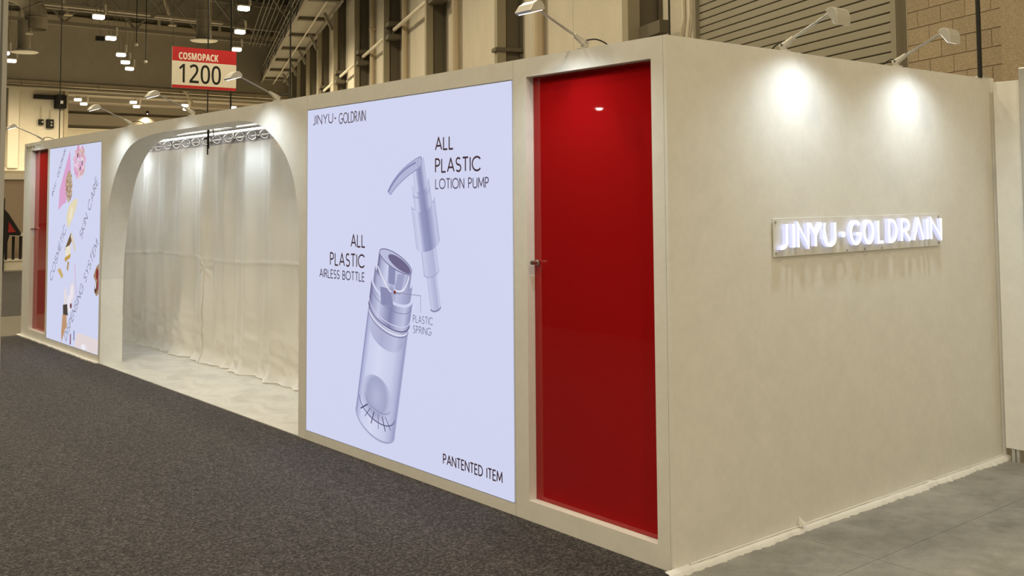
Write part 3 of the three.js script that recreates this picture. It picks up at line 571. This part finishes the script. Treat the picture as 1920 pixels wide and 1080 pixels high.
{
  const X0 = -10.345, X1 = -8.355, Y0 = 0.085, Y1 = 2.39, S = 1400 / (X1 - X0), hp = Math.round((Y1 - Y0) * S);
  const tex = canvasTex(1400, hp, (g) => {
    g.fillStyle = BASE; g.fillRect(0, 0, 1400, hp);
    const X = (x) => (x - X0) * S, Y = (y) => (Y1 - y) * S;
    const pg = (pts, c) => { g.beginPath(); pts.forEach((p, i) => (i ? g.lineTo(X(p[0]), Y(p[1])) : g.moveTo(X(p[0]), Y(p[1])))); g.closePath(); g.fillStyle = c; g.fill(); };
    const blob = (x, y, rx, ry, rot, c) => { g.beginPath(); g.ellipse(X(x), Y(y), rx * S, ry * S, rot, 0, 7); g.fillStyle = c; g.fill(); };
    const slant = (s, x0, y0, x1, y1, h, c, lw) => { const dx = X(x1) - X(x0), dy = Y(y1) - Y(y0), L = Math.hypot(dx, dy); g.save(); g.translate(X(x0), Y(y0)); g.rotate(Math.atan2(dy, dx)); strokeText(g, s, 0, 0, L, h * S, lw * S, c); g.restore(); };
    pg([[-9.5, 2.35], [-9.46, 2.1], [-9.63, 1.73], [-9.75, 1.71], [-9.93, 1.64], [-9.9, 1.88], [-9.7, 2.12]], '#e3a9d6');
    for (let i = 0; i < 420; i++) { const a = rnd() * 6.28, r = Math.sqrt(rnd()), x = -9.53 + Math.cos(a) * r * .13 + .02 * rnd(), y = 1.92 + Math.sin(a) * r * .18; blob(x, y, rr(.006, .018), rr(.006, .016), rnd() * 3, ['#b3946a', '#c9b089', '#8d6c48', '#d8c8a8', '#a88478'][Math.floor(rnd() * 5)]); }
    for (let i = 0; i < 130; i++) { const a = rnd() * 6.28, r = Math.sqrt(rnd()); blob(-9.14 + Math.cos(a) * r * .22, 2.2 + Math.sin(a) * r * .18, rr(.02, .055), rr(.012, .03), rnd() * 3, ['#e9b6d8', '#dc93c3', '#f0d3e8', '#eadfee', '#d9b8a0', '#e6a6cc'][Math.floor(rnd() * 6)]); }
    for (const [x, y] of [[-9.2, 2.27], [-9.1, 2.12], [-9.03, 2.18]]) blob(x, y, .02, .03, .6, '#6b4a68');
    g.beginPath(); g.moveTo(X(-9.17), Y(1.77)); g.bezierCurveTo(X(-9.5), Y(1.78), X(-9.68), Y(1.58), X(-9.53), Y(1.43)); g.bezierCurveTo(X(-9.4), Y(1.5), X(-9.25), Y(1.6), X(-9.17), Y(1.77)); g.fillStyle = '#ece0bd'; g.fill(); blob(-9.42, 1.6, .05, .1, .6, '#f4ecd2');
    pg([[-9.41, 1.38], [-9.35, 1.3], [-9.58, 1.15], [-9.64, 1.18]], '#6d5634'); pg([[-9.38, 1.39], [-9.2, 1.2], [-9.26, 1.16], [-9.42, 1.34]], '#e3d7c8'); pg([[-9.62, 1.2], [-9.42, 1.24], [-9.4, 1.1], [-9.6, 1.06]], '#f2ead6'); pg([[-9.64, 1.08], [-9.4, 1.14], [-9.42, 1.09], [-9.62, 1.03]], '#c8a250'); pg([[-9.52, 1.04], [-9.45, 1.04], [-9.5, .93], [-9.55, .95]], '#b89668');
    pg([[-9.93, .93], [-9.8, .95], [-9.68, .87], [-9.74, .83]], '#d1b273');
    g.strokeStyle = '#dba0c6'; g.lineWidth = .016 * S; g.beginPath(); g.moveTo(X(-9.24), Y(1.02)); g.quadraticCurveTo(X(-9.2), Y(.85), X(-9.16), Y(.68)); g.stroke();
    blob(-9.33, .7, .09, .12, .2, '#eadfe6'); blob(-9.33, .7, .055, .09, .2, '#f5f1fb'); blob(-9.58, .62, .06, .12, 0, '#ece4ea'); blob(-9.43, .56, .08, .1, .1, '#f3eef8'); pg([[-9.67, .53], [-9.5, .55], [-9.47, .42], [-9.66, .42]], '#4a3d3a'); blob(-9.36, .54, .04, .03, 0, '#7b4a52'); pg([[-9.68, .42], [-9.52, .42], [-9.5, .28], [-9.56, .26], [-9.7, .09], [-9.72, .2]], '#c59a76');
    pg([[-8.36, 1.07], [-8.46, 1.02], [-8.55, .92], [-8.46, .86], [-8.52, .76], [-8.44, .71], [-8.36, .74]], '#a9896a'); blob(-8.42, .95, .05, .06, .2, '#8a2f2c'); blob(-8.46, .8, .04, .06, 0, '#4a2a30'); blob(-8.47, .82, .02, .035, 0, '#e9e4ee'); blob(-8.39, .84, .025, .07, 0, '#93302f');
    pg([[-9.1, .26], [-8.36, .25], [-8.36, .09], [-9.2, .09]], '#ecdfe2'); pg([[-9.37, .22], [-9.33, .22], [-9.33, .1], [-9.38, .1]], '#8f5d78'); pg([[-9.24, .27], [-9.2, .27], [-9.2, .16], [-9.24, .16]], '#8288b4'); blob(-8.86, .12, .09, .03, 0, '#f6f6ff');
    const GR = '#8a8da6';
    slant('JINYU . GOLDR^IN', -10.2, 1.79, -9.68, 2.34, .055, GR, .011); slant('SKIN CARE', -9.0, 1.31, -8.44, 1.95, .1, GR, .014); slant('COSMETIC', -10.17, .77, -9.6, 1.41, .1, GR, .014);
    slant('DISPENSING SYSTEM', -9.52, .12, -8.4, 1.27, .1, GR, .014);
  });
  lightBox('lightbox_display', X0, X1, Y0, Y1, tex, 'backlit light box with slanting skin care words and cosmetics', 0.86);
}
{ // poster on the inner end wall, seen past the curtain
  const tex = canvasTex(640, 900, (g) => {
    g.fillStyle = '#c9cdea'; g.fillRect(0, 0, 640, 900);
    strokeText(g, 'LB', 240, 330, 110, 70, 14, '#6b6fa8'); strokeText(g, 'JIN', 240, 560, 120, 60, 12, '#55598a');
    const leaf = (x, y, l, a) => { g.save(); g.translate(x, y); g.rotate(a); g.beginPath(); g.moveTo(0, 0); g.quadraticCurveTo(l * .5, -l * .22, l, 0); g.quadraticCurveTo(l * .5, l * .22, 0, 0); g.fillStyle = '#4a4548'; g.fill(); g.restore(); };
    for (let i = 0; i < 26; i++) leaf(rr(60, 560), rr(520, 860), rr(90, 190), rr(-2.6, -.5));
  });
  const t = thing('leaf_poster', 'pale poster with dark leaves on the inner booth wall behind the curtain', 'poster', [XE + 0.103, 0.9, -1.5], Math.PI / 2);
  const m = mat(0xffffff, { map: tex, roughness: 0.5 });
  const f = part(t, 'poster_print', new THREE.PlaneGeometry(1.0, 1.42), m); f.position.set(0, .71, .016);
  part(t, 'poster_board', bx(-.505, .505, -.005, 1.425, 0, .014), M.trim);
}
{ // booth number at the far end
  const tex = canvasTex(512, 64, (g) => { g.fillStyle = '#e8e5dc'; g.fillRect(0, 0, 512, 64); g.fillStyle = '#3b342c'; g.font = 'bold 54px sans-serif'; g.save(); g.scale(1.32, 1); g.fillText('Booth No.1213', 6, 52); g.restore(); });
  const t = thing('booth_number_label', 'small lettered booth number strip above the far red panel', 'label', [-11.1, 2.41, 0.001]);
  const f = part(t, 'print', new THREE.PlaneGeometry(0.68, 0.07), mat(0xffffff, { map: tex, roughness: .6 })); f.position.set(0, .035, .003); part(t, 'backing', bx(-.34, .34, 0, .07, 0, .002), M.trim);
}

// ---------------------------------------------------------------- curtains
const ROD_Y = 2.376, ROD_Z = -0.86;
{
  const t = thing('curtain_rod', 'slim chrome rod carrying the curtain rings behind the arch', 'rod', [0, ROD_Y, ROD_Z]);
  part(t, 'rod', bar(V(-9.95, 0, 0), V(-3.9, 0, 0), 0.014, 0.014, 14), M.chrome);
  for (const x of [-9.95, -3.9]) part(t, 'finial', new THREE.SphereGeometry(0.024, 16, 12).translate(x, 0, 0), M.chrome);
  for (const x of [-9.9, -6.9, -3.95]) part(t, 'bracket', bar(V(x, 0, 0), V(x, 0.074, 0), 0.008), M.chrome);
}
M.cloth = new THREE.MeshPhysicalMaterial({ color: new THREE.Color().setRGB(0.84, 0.83, 0.8), roughness: 0.75, transmission: 0.45, thickness: 0, side: THREE.DoubleSide });
M.heading = mat(new THREE.Color().setRGB(0.42, 0.4, 0.4), { roughness: 0.6, side: THREE.DoubleSide });
const weave = (x) => Math.sin((x + 9.52) / 0.285 * Math.PI);
function clothZ(x, y, xm) {
  const k = Math.max(0, Math.min(1, y / 2.32)), low = 1 - k;
  let z = 0.034 * weave(x) * (0.45 + 0.55 * k) * (1 - .4 * Math.max(0, Math.min(1, (y - 1.7) / .6))) + 0.03 * low * Math.sin(x * 7.3 + 1.2 * P.noise(x * 2, 1, 1)) + 0.018 * Math.sin(x * 23 + 3 * P.noise(x, y * .4, 2)) * (0.4 + .6 * low);
  z += 0.010 * P.noise(x * 9, y * 1.6, 5) + 0.03 * low * low * P.noise(x * 3.2, y * 2, 9);
  const wr = Math.max(0, 0.75 - y) / 0.75; // crumpled foot
  z += wr * (0.02 * P.noise(x * 6 + y * 5, y * 9, 3) + 0.007 * P.noise(x * 13, y * 17, 8)) + 0.07 * Math.pow(Math.max(0, 1 - y / 0.12), 2);
  z += 0.0025 * P.noise(x * 11, y * 9, 4);
  z += 0.007 * Math.exp(-Math.pow((y - 1.12 - 0.02 * Math.sin(x * 2)) / 0.012, 2)); // pressed fold line
  const d = Math.hypot(x - xm, (y - 1.02)); z += 0.012 * Math.exp(-d * d / 0.012) * Math.sin(6 * Math.atan2(y - 1.02, x - xm)) * Math.min(1, d * 12);
  return z;
}
function curtain(label, xl, xr, xm, rings) {
  const t = thing('curtain', label, 'curtain', [0, 0, ROD_Z], 0, 'white curtains in the arch');
  const NX = 360, NY = 150, sheet = (y0, y1, ny, dz) => {
    const pos = [], idx = [], uv = [];
    for (let j = 0; j <= ny; j++) for (let i = 0; i <= NX; i++) {
      const y = y0 + (y1 - y0) * j / ny, a = xl(y), b = xr(y), x = a + (b - a) * i / NX;
      let yy = y; if (j === 0 && y0 < 0.1) yy = y0 + 0.012 * (1 + P.noise(x * 6, 2, 2));
      pos.push(x, yy, clothZ(x, y, xm) + dz); uv.push(x, y);
    }
    for (let j = 0; j < ny; j++) for (let i = 0; i < NX; i++) { const a = j * (NX + 1) + i; idx.push(a, a + 1, a + NX + 1, a + 1, a + NX + 2, a + NX + 1); }
    const g = new THREE.BufferGeometry(); g.setAttribute('position', new THREE.Float32BufferAttribute(pos, 3)); g.setAttribute('uv', new THREE.Float32BufferAttribute(uv, 2)); g.setIndex(idx); g.computeVertexNormals(); return g;
  };
  part(t, 'fabric', sheet(0.014, 2.322, NY, 0), M.cloth);
  part(t, 'heading_band', sheet(2.322, 2.43, 6, 0), M.heading, 'grey heading tape');
  for (const x of rings) {
    const g = new THREE.TorusGeometry(0.043, 0.01, 10, 28);
    part(t, 'grommet', g.rotateY(0.8).translate(x, ROD_Y, 0.03), M.chrome, 'chrome ring');
  }
  return t;
}
const curve = (tab) => (y) => { for (let i = 0; i < tab.length - 1; i++) if (y <= tab[i + 1][0]) { const k = (y - tab[i][0]) / (tab[i + 1][0] - tab[i][0]); return tab[i][1] + (tab[i + 1][1] - tab[i][1]) * Math.max(0, k); } return tab[tab.length - 1][1]; };
const ringX = (a, n) => Array.from({ length: n }, (_, i) => a + i * 0.285);
curtain('white curtain hung next to the skin care light box', curve([[0, -10.13], [1.1, -10.18], [1.32, -10.11], [1.72, -9.99], [2.05, -9.87], [2.31, -9.64], [2.5, -9.6]]), curve([[0, -7.57], [1.0, -7.556], [2.5, -7.562]]), -7.55, ringX(-9.52, 7));
curtain('white curtain hung next to the large light box', curve([[0, -7.548], [1.0, -7.552], [2.5, -7.555]]), curve([[0, -4.0], [1.2, -4.05], [2.5, -4.3]]), -7.56, ringX(-9.52 + 7 * .285, 12));

// ---------------------------------------------------------------- arm floodlights on the booth top
function armLight(pos, turn, label, tilt = 0) { // local +z points out from the wall
  const t = thing('arm_floodlight', label, 'lamp', pos, turn, 'arm floodlights on the booth top');
  part(t, 'clamp', [rbx(-.022, .022, 0, 0.014, -.085, 0.0, .004, 1), rbx(-.016, .016, 0.012, .05, -.05, -.018, .006, 2)], M.lampShell);
  part(t, 'knuckle', bar(V(0, .03, -.045), V(0, .075, .035), .021, .012, 14), M.lampShell);
  part(t, 'knuckle_screw', bar(V(-.024, .04, -.03), V(.024, .04, -.03), .008), M.steel);
  part(t, 'arm', bar(V(0, .07, .025), V(0, .186, .29), .0065), M.steel);
  const prof = [[0, -.009], [.004, .008], [.022, .024], [.044, .027], [.072, .008], [.096, -.026], [.084, -.033]];
  const head = new THREE.Shape(prof.map((p) => new THREE.Vector2(...p)));
  const hg = new THREE.ExtrudeGeometry(head, { depth: .11, bevelEnabled: true, bevelSize: .003, bevelThickness: .005, bevelSegments: 2 }).translate(0, 0, -.055).rotateZ(-tilt).rotateY(-Math.PI / 2).translate(0, .186, .285);
  const h = part(t, 'lamp_head', hg, M.lampShell);
  part(h, 'hinge', bar(V(-.03, .186, .287), V(.03, .186, .287), .01), M.steel);
  const rot = (o, y) => V(0, .186 + y * Math.cos(tilt) - o * Math.sin(tilt), .285 + o * Math.cos(tilt) + y * Math.sin(tilt));
  const a = rot(.008, -.0145), b = rot(.08, -.0365), d = b.clone().sub(a), nrm = V(0, -d.z, d.y).normalize(); if (nrm.y > 0) nrm.negate();
  const lg = new THREE.BoxGeometry(.1, .004, d.length()).applyMatrix4(new THREE.Matrix4().lookAt(b, a, V(0, 1, 0))).translate((a.x + b.x) / 2, (a.y + b.y) / 2, (a.z + b.z) / 2);
  part(h, 'light_lens', lg, M.lens);
  part(t, 'power_cable', tube([V(.0, .05, -.03), V(.03, .06, -.09), V(.05, .03, -.16), V(.02, -.02, -.2), V(.0, -.2, -.24)], .004, 24, 6), M.blackCable);
  t.updateMatrixWorld(true);
  const L = new THREE.SpotLight(FLOOD_COLOR, FLOOD_CD, 0, 1.3, 0.85, 2); L.name = 'flood_lamp'; L.castShadow = true; L.shadow.radius = 1.6; L.shadow.camera.near = .02;
  L.position.copy(t.localToWorld(a.clone().add(b).multiplyScalar(.5).addScaledVector(nrm, .03))); L.target.position.copy(t.localToWorld(V(0, -1.2, .57))); scene.add(L, L.target);
}
armLight([-0.63, BH, -0.02], 0, 'silver arm floodlight above the near red glass panel');
armLight([-4.21, BH, -0.02], 0, 'silver arm floodlight above the arch shoulder by the large light box');
armLight([-5.94, BH, -0.02], 0, 'silver arm floodlight above the middle of the arch');
armLight([-7.59, BH, -0.02], 0, 'silver arm floodlight above the arch shoulder by the skin care light box');
armLight([-10.88, BH, -0.02], 0, 'silver arm floodlight above the far red glass panel');
armLight([-0.02, BH, -0.98], Math.PI / 2, 'silver arm floodlight over the start of the lit name sign', 0.7);
armLight([-0.02, BH, -2.09], Math.PI / 2, 'silver arm floodlight over the end of the lit name sign by the block wall', 0.6);

// ---------------------------------------------------------------- lit name sign on the end wall
function strokeGeo(path, sx, h, lw, depth) {
  const p = path.map((q) => new THREE.Vector2(q[0] * sx, q[1] * h)), n = p.length, closed = p[0].distanceTo(p[n - 1]) < 1e-4, L = [], R = [];
  for (let i = 0; i < n; i++) {
    let a = p[i].clone().sub(p[i - 1] || (closed ? p[n - 2] : p[i])), b = (p[i + 1] || (closed ? p[1] : p[i])).clone().sub(p[i]); if (!a.length()) a = b.clone(); if (!b.length()) b = a.clone(); a.normalize(); b.normalize();
    const m = V(-(a.y + b.y), a.x + b.x, 0).normalize(), c = Math.max(0.62, m.x * -a.y + m.y * a.x), k = lw / 2 / c; L.push([p[i].x + m.x * k, p[i].y + m.y * k]); R.push([p[i].x - m.x * k, p[i].y - m.y * k]);
  }
  if (closed) { const ar = (q) => q.reduce((s, v, i) => { const w = q[(i + 1) % q.length]; return s + v[0] * w[1] - w[0] * v[1]; }, 0); const big = Math.abs(ar(L)) > Math.abs(ar(R)); return poly((big ? L : R).slice(0, -1), [(big ? R : L).slice(0, -1)], depth); }
  return poly([...L, ...R.reverse()], [], depth);
}
{
  const t = thing('name_sign', 'lit white channel letter name sign on a clear board on the end wall', 'sign', [0, 1.416, -0.772], Math.PI / 2); // local x runs along -z
  const LEN = 1.648, HT = 0.2, BD = 0.012;
  const board = new THREE.MeshPhysicalMaterial({ color: 0xe2e2de, roughness: 0.25, clearcoat: 0.5, clearcoatRoughness: 0.1 });
  part(t, 'backboard', rbx(0, LEN, 0, HT, BD - 0.006, BD, 0.002, 1), board, 'pale acrylic board');
  for (const [x, y] of [[.015, .02], [.015, HT - .02], [LEN / 2, .012], [LEN - .015, .02], [LEN - .015, HT - .02], [.65, .012], [1.0, .012]]) part(t, 'standoff', bar(V(x, y, 0.0), V(x, y, BD + .006), .006, .006, 12), M.steel);
  const side = mat(0x8c8c96, { emissive: new THREE.Color().setRGB(.62, .64, .9), emissiveIntensity: .95, roughness: .5 }), glow = mat(0xffffff, { emissive: new THREE.Color().setRGB(.95, .97, 1), emissiveIntensity: 1.15, roughness: .5 });
  const spots = [['J', .0, .075], ['I', .13, .0], ['N', .171, .088], ['Y', .273, .101], ['U', .408, .094], ['.', .576, .0], ['G', .652, .09], ['O', .783, .087], ['L', .924, .05], ['D', 1.037, .076], ['R', 1.17, .089], ['^', 1.304, .105], ['I', 1.454, .0], ['N', 1.5, .116]];
  for (const [c, x, w] of spots) {
    const [gw, paths] = GL[c], sx = w / gw, geos = paths.map((p) => strokeGeo(p, c === '.' || c === 'I' ? .12 : sx, .122, c === '.' ? .02 : .0175, .022));
    const m = part(t, 'sign_letter', geos, side, 'lit letter with lilac glowing sides'); m.position.set(x, .046, BD + .006);
    const fc = part(m, 'light_face', paths.map((p) => strokeGeo(p, c === '.' || c === 'I' ? .12 : sx, .122, c === '.' ? .019 : .0165, .002)), glow); fc.position.z = .0221;
  }
  const L = new THREE.RectAreaLight(new THREE.Color().setRGB(.93, .95, 1), .12, LEN, .12); L.name = 'name_sign_lamp'; L.position.set(0.08, 1.52, -0.772 - LEN / 2); L.lookAt(3, 1.52, -0.772 - LEN / 2); scene.add(L);
}

// ---------------------------------------------------------------- hanging aisle sign
{
  const wd = 2.34, ht = 1.45, tex = canvasTex(1170, 725, (g) => {
    g.fillStyle = '#f1ebdc'; g.fillRect(0, 0, 1170, 725); g.fillStyle = '#c8242b'; g.fillRect(0, 0, 1170, 250); g.fillRect(0, 672, 1170, 53);
    g.fillStyle = '#f6efe2'; g.font = 'bold 150px sans-serif'; let w = g.measureText('COSMOPACK').width; g.save(); g.translate(110, 214); g.scale(720 / w, 1.1); g.fillText('COSMOPACK', 0, 0); g.strokeStyle = '#f6efe2'; g.lineWidth = 5; g.strokeText('COSMOPACK', 0, 0); g.restore();
    g.fillStyle = '#14110e'; g.font = '440px sans-serif'; w = g.measureText('1200').width; g.save(); g.translate(96, 622); g.scale(800 / w, 1.02); g.fillText('1200', 0, 0); g.strokeStyle = '#14110e'; g.lineWidth = 9; g.strokeText('1200', 0, 0); g.restore();
  });
  const t = thing('aisle_sign', 'red and white hanging sign reading COSMOPACK 1200', 'sign', [-32.65, 5.7, -10.92], Math.PI / 2);
  part(t, 'sign_board', bx(-wd / 2, wd / 2, 0, ht, -0.02, 0), M.trim);
  const f = part(t, 'sign_print', new THREE.PlaneGeometry(wd, ht), mat(0xffffff, { map: tex, roughness: .6 })); f.position.set(0, ht / 2, .003);
  for (const x of [-wd / 2 + .03, wd / 2 - .03]) part(t, 'hanging_cable', bar(V(x, ht, -.01), V(x, 14.6, -.01), .006, .006, 6), M.blackCable);
}
// ---------------------------------------------------------------- power drops and rigging cables
function cable(p, y0, y1, r, label, plug) {
  const t = thing('power_cable', label, 'cable', [p[0], y0, p[1]]);
  part(t, 'cable', tube([V(0, 0, 0), V(.004, (y1 - y0) * .3, 0), V(-.004, (y1 - y0) * .7, .004), V(0, y1 - y0, 0)], r, 40, 8), M.blackCable);
  if (plug) part(t, 'plug', rbx(-r * 2.2, r * 2.2, 0, .06, -r * 2.2, r * 2.2, r * .6, 2), M.dark);
}
cable([0.0, -3.02], 2.5, 20.2, .016, 'thick black cable dropping to the booth corner before the block wall', false);
cable([-0.03, -0.06], 2.5, 20.2, .005, 'thin black cable rising from the booth corner by the shutter', false);
cable([-10.33, -0.1], 2.5, 20.2, .006, 'thin dark cable rising behind the far red panel bay', false);
cable([-4.13, -0.12], 2.5, 20.2, .006, 'thin dark cable rising beside the arch shoulder lamp by the catwalk', false);
cable([-40.3, -14.14], 0.01, 20.2, .03, 'black cable hanging behind the middle of the aisle sign', false);
cable([-39.66, -14.9], 0.01, 20.2, .04, 'black cable hanging behind the lamp side edge of the aisle sign', false);
{
  const t = thing('hanger_rod', 'dark hanger rod with a cross clamp below the booth ceiling', 'hanger', [-6.93, 2.2, -0.6]);
  part(t, 'rod', bar(V(0, 0, 0), V(0, .27, 0), .007), M.dark); part(t, 'rod', bar(V(.03, 0.06, .0), V(.03, .27, 0), .005), M.dark);
  part(t, 'cross_clamp', rbx(-.09, .02, .16, .175, -.008, .008, .004, 1), M.dark);
}

// ---------------------------------------------------------------- neighbours
{
  const t = thing('partition_panel', 'white neighbouring partition panel raised on feet beside the end wall', 'partition', [0.03, 0, -3.1]);
  part(t, 'panel', rbx(0.015, .19, .085, 2.47, -.03, 0, .004, 1), M.paint);
  part(t, 'post', rbx(.192, .25, .0, 2.55, -.04, .02, .01, 2), M.alu, 'aluminium post');
  part(t, 'panel', rbx(.252, 1.4, .085, 2.47, -.03, 0, .004, 1), M.paint);
  for (const x of [.05, .08]) part(t, 'foot', bx(x, x + .02, 0, .085, -.03, -.01), M.alu, 'grey foot');
  const s = thing('aluminium_post', 'slim grooved aluminium post standing alone before the aisle', 'post', [1.576, 0, 3.203], 0.75);
  const q = 0.5, gs = [[-.03, -.03], [.03, -.03], [.03, -.006], [.018, -.006], [.018, .006], [.03, .006], [.03, .03], [.006, .03], [.006, .018], [-.006, .018], [-.006, .03], [-.03, .03], [-.03, .006], [-.018, .006], [-.018, -.006], [-.03, -.006]].map((p) => [p[0] * q, p[1] * q]);
  part(s, 'profile', poly(gs, [], 3.1).rotateX(-Math.PI / 2), M.alu); part(s, 'foot_plate', bx(-.06, .06, 0.0, .008, -.06, .06), M.alu); part(s, 'end_cap', bx(-.015, .015, 3.1, 3.108, -.015, .015), M.dark);
}
// dark stand on the other side of the aisle, mirrored in the red glass
{
  const t = thing('exhibit_stand', 'dark stand wall across the aisle from the booth front', 'stand', [-6.5, 0, 5.4]);
  part(t, 'wall_panel', bx(-4, 3.2, 0.008, 2.7, 0, .08), M.unseenDark); part(t, 'top_rail', bx(-4, 3.2, 2.7, 2.74, -.02, .1), M.dark);
  const l = thing('stand_lamp', 'small bright lamp on top of the dark stand across the aisle', 'lamp', [-5.97, 2.74, 5.42]);
  part(l, 'stem', bar(V(0, 0, 0), V(0, .09, -.3), .008), M.steel); part(l, 'shade', new THREE.CylinderGeometry(.035, .055, .07, 20).translate(0, .125, -.36), M.dark); part(l, 'light_bulb', new THREE.SphereGeometry(.045, 16, 12).scale(1, .6, 1).translate(0, .09, -.36), M.hotBulb);
  const L = new THREE.SpotLight(FLOOD_COLOR, .3, 0, 1.0, .8, 2); L.name = 'stand_lamp_lamp'; L.castShadow = true; L.position.set(-5.97, 2.79, 5.06); L.target.position.set(-5.97, 0, 4.9); scene.add(L, L.target);
}
// far exhibit across the cross aisle
{
  const t = thing('plinth', 'long tan plinth at the far side of the cross aisle', 'plinth', [-26, 0, -3.2]);
  part(t, 'plinth_body', rbx(-.6, .25, 0, .24, -2.5, 4.2, .02, 1), M.hallPale); part(t, 'plinth_top', bx(-.62, .27, .24, .27, -2.52, 4.22), M.hallPale);
  const w = thing('backdrop_panel', 'taupe backdrop panel behind the far plinth', 'backdrop', [-27.2, 0, -3.2]);
  part(w, 'panel', bx(-.1, 0, 0, 2.35, -2.5, 4.2), mat(new THREE.Color().setRGB(.3, .23, .17), { roughness: .9 })); part(w, 'top_rail', bx(-.12, .04, 2.35, 2.5, -2.5, 4.2), M.hallPale);
  const r = thing('guard_rail', 'pale rail with dark balusters on the far plinth', 'railing', [-26, .27, -3.2]);
  part(r, 'top_rail', bx(-.05, .05, .6, .68, -2.4, 4.1), M.hallPale);
  for (let z = -2.3; z < 4.1; z += .17) part(r, 'baluster', bx(-.02, .02, 0, .6, z, z + .06), M.dark);
  const b = thing('folded_banner', 'black and red folded banner leaning on a black pole at the far plinth', 'banner', [-25.66, 0, -2.92]);
  part(b, 'pole', bar(V(0, .0, 0), V(0, 1.85, 0), .05), M.dark);
  part(b, 'cloth', poly([[0, .25], [0, 1.6], [.12, 1.45], [.42, .95], [.4, .9], [.15, .92]], [], .05, .01).rotateY(Math.PI / 2), M.dark, 'black cloth');
  part(b, 'stripe', poly([[.12, .98], [.13, 1.25], [.3, .98]], [], .012).rotateY(Math.PI / 2).translate(.062, 0, 0), mat(0x9a2622, { roughness: .8 }), 'red stripe');
}
// fittings on the bright far wall
{
  const a = thing('winch', 'black bracket machine high on the bright far wall', 'fitting', [-88.9, 9.5, -20.8]);
  part(a, 'arm', rbx(-.2, .3, .75, 1.1, -.1, 1.6, .05, 1), M.dark); part(a, 'body', rbx(-.2, .5, 0, 1.15, -.85, 0, .08, 2), M.dark); part(a, 'lamp_face', bx(.5, .52, .4, .65, -.55, -.3), M.alu);
  for (const [lab, z, y, s] of [['small dark box on the bright far wall', -19.8, 8.1, .35], ['larger dark box with two white dials on the bright far wall', -20.5, 7.85, .55]]) {
    const t = thing('switch_box', lab, 'box', [-88.98, y, z]); part(t, 'case', rbx(-.1, .2, 0, s * 1.35, -s / 2, s / 2, .03, 1), M.dark);
    for (const k of s > .4 ? [.25, .5] : [.25]) part(t, 'dial', new THREE.CylinderGeometry(.06, .06, .03, 12).rotateZ(Math.PI / 2).translate(.21, k, -.08), M.diffuserPlate);
    part(t, 'conduit', bar(V(0, s * 1.35, 0), V(0, 1.55, 0), .025), M.bulkBeam);
  }
  for (const [lab, z] of [['wall washer lamp on the pale end wall, nearer the bright wall', -36.2], ['wall washer lamp on the pale end wall, nearer the catwalk', -42.2]]) {
    const t = thing('washer_light', lab, 'light', [-111.2, 11.3, z]); part(t, 'shade', new THREE.CylinderGeometry(.12, .2, .3, 16).translate(0, .15, 0), M.dark); part(t, 'bulb', new THREE.SphereGeometry(.08, 12, 8), M.ledWhite);
    const L = new THREE.SpotLight(HALL_COLOR, 45, 0, 1.1, .5, 2); L.name = 'wall_washer_lamp'; L.castShadow = true; L.position.set(-111.2, 11.15, z); L.target.position.set(-111.9, 5, z); scene.add(L, L.target);
  }
}
renderer.render(scene, camera);
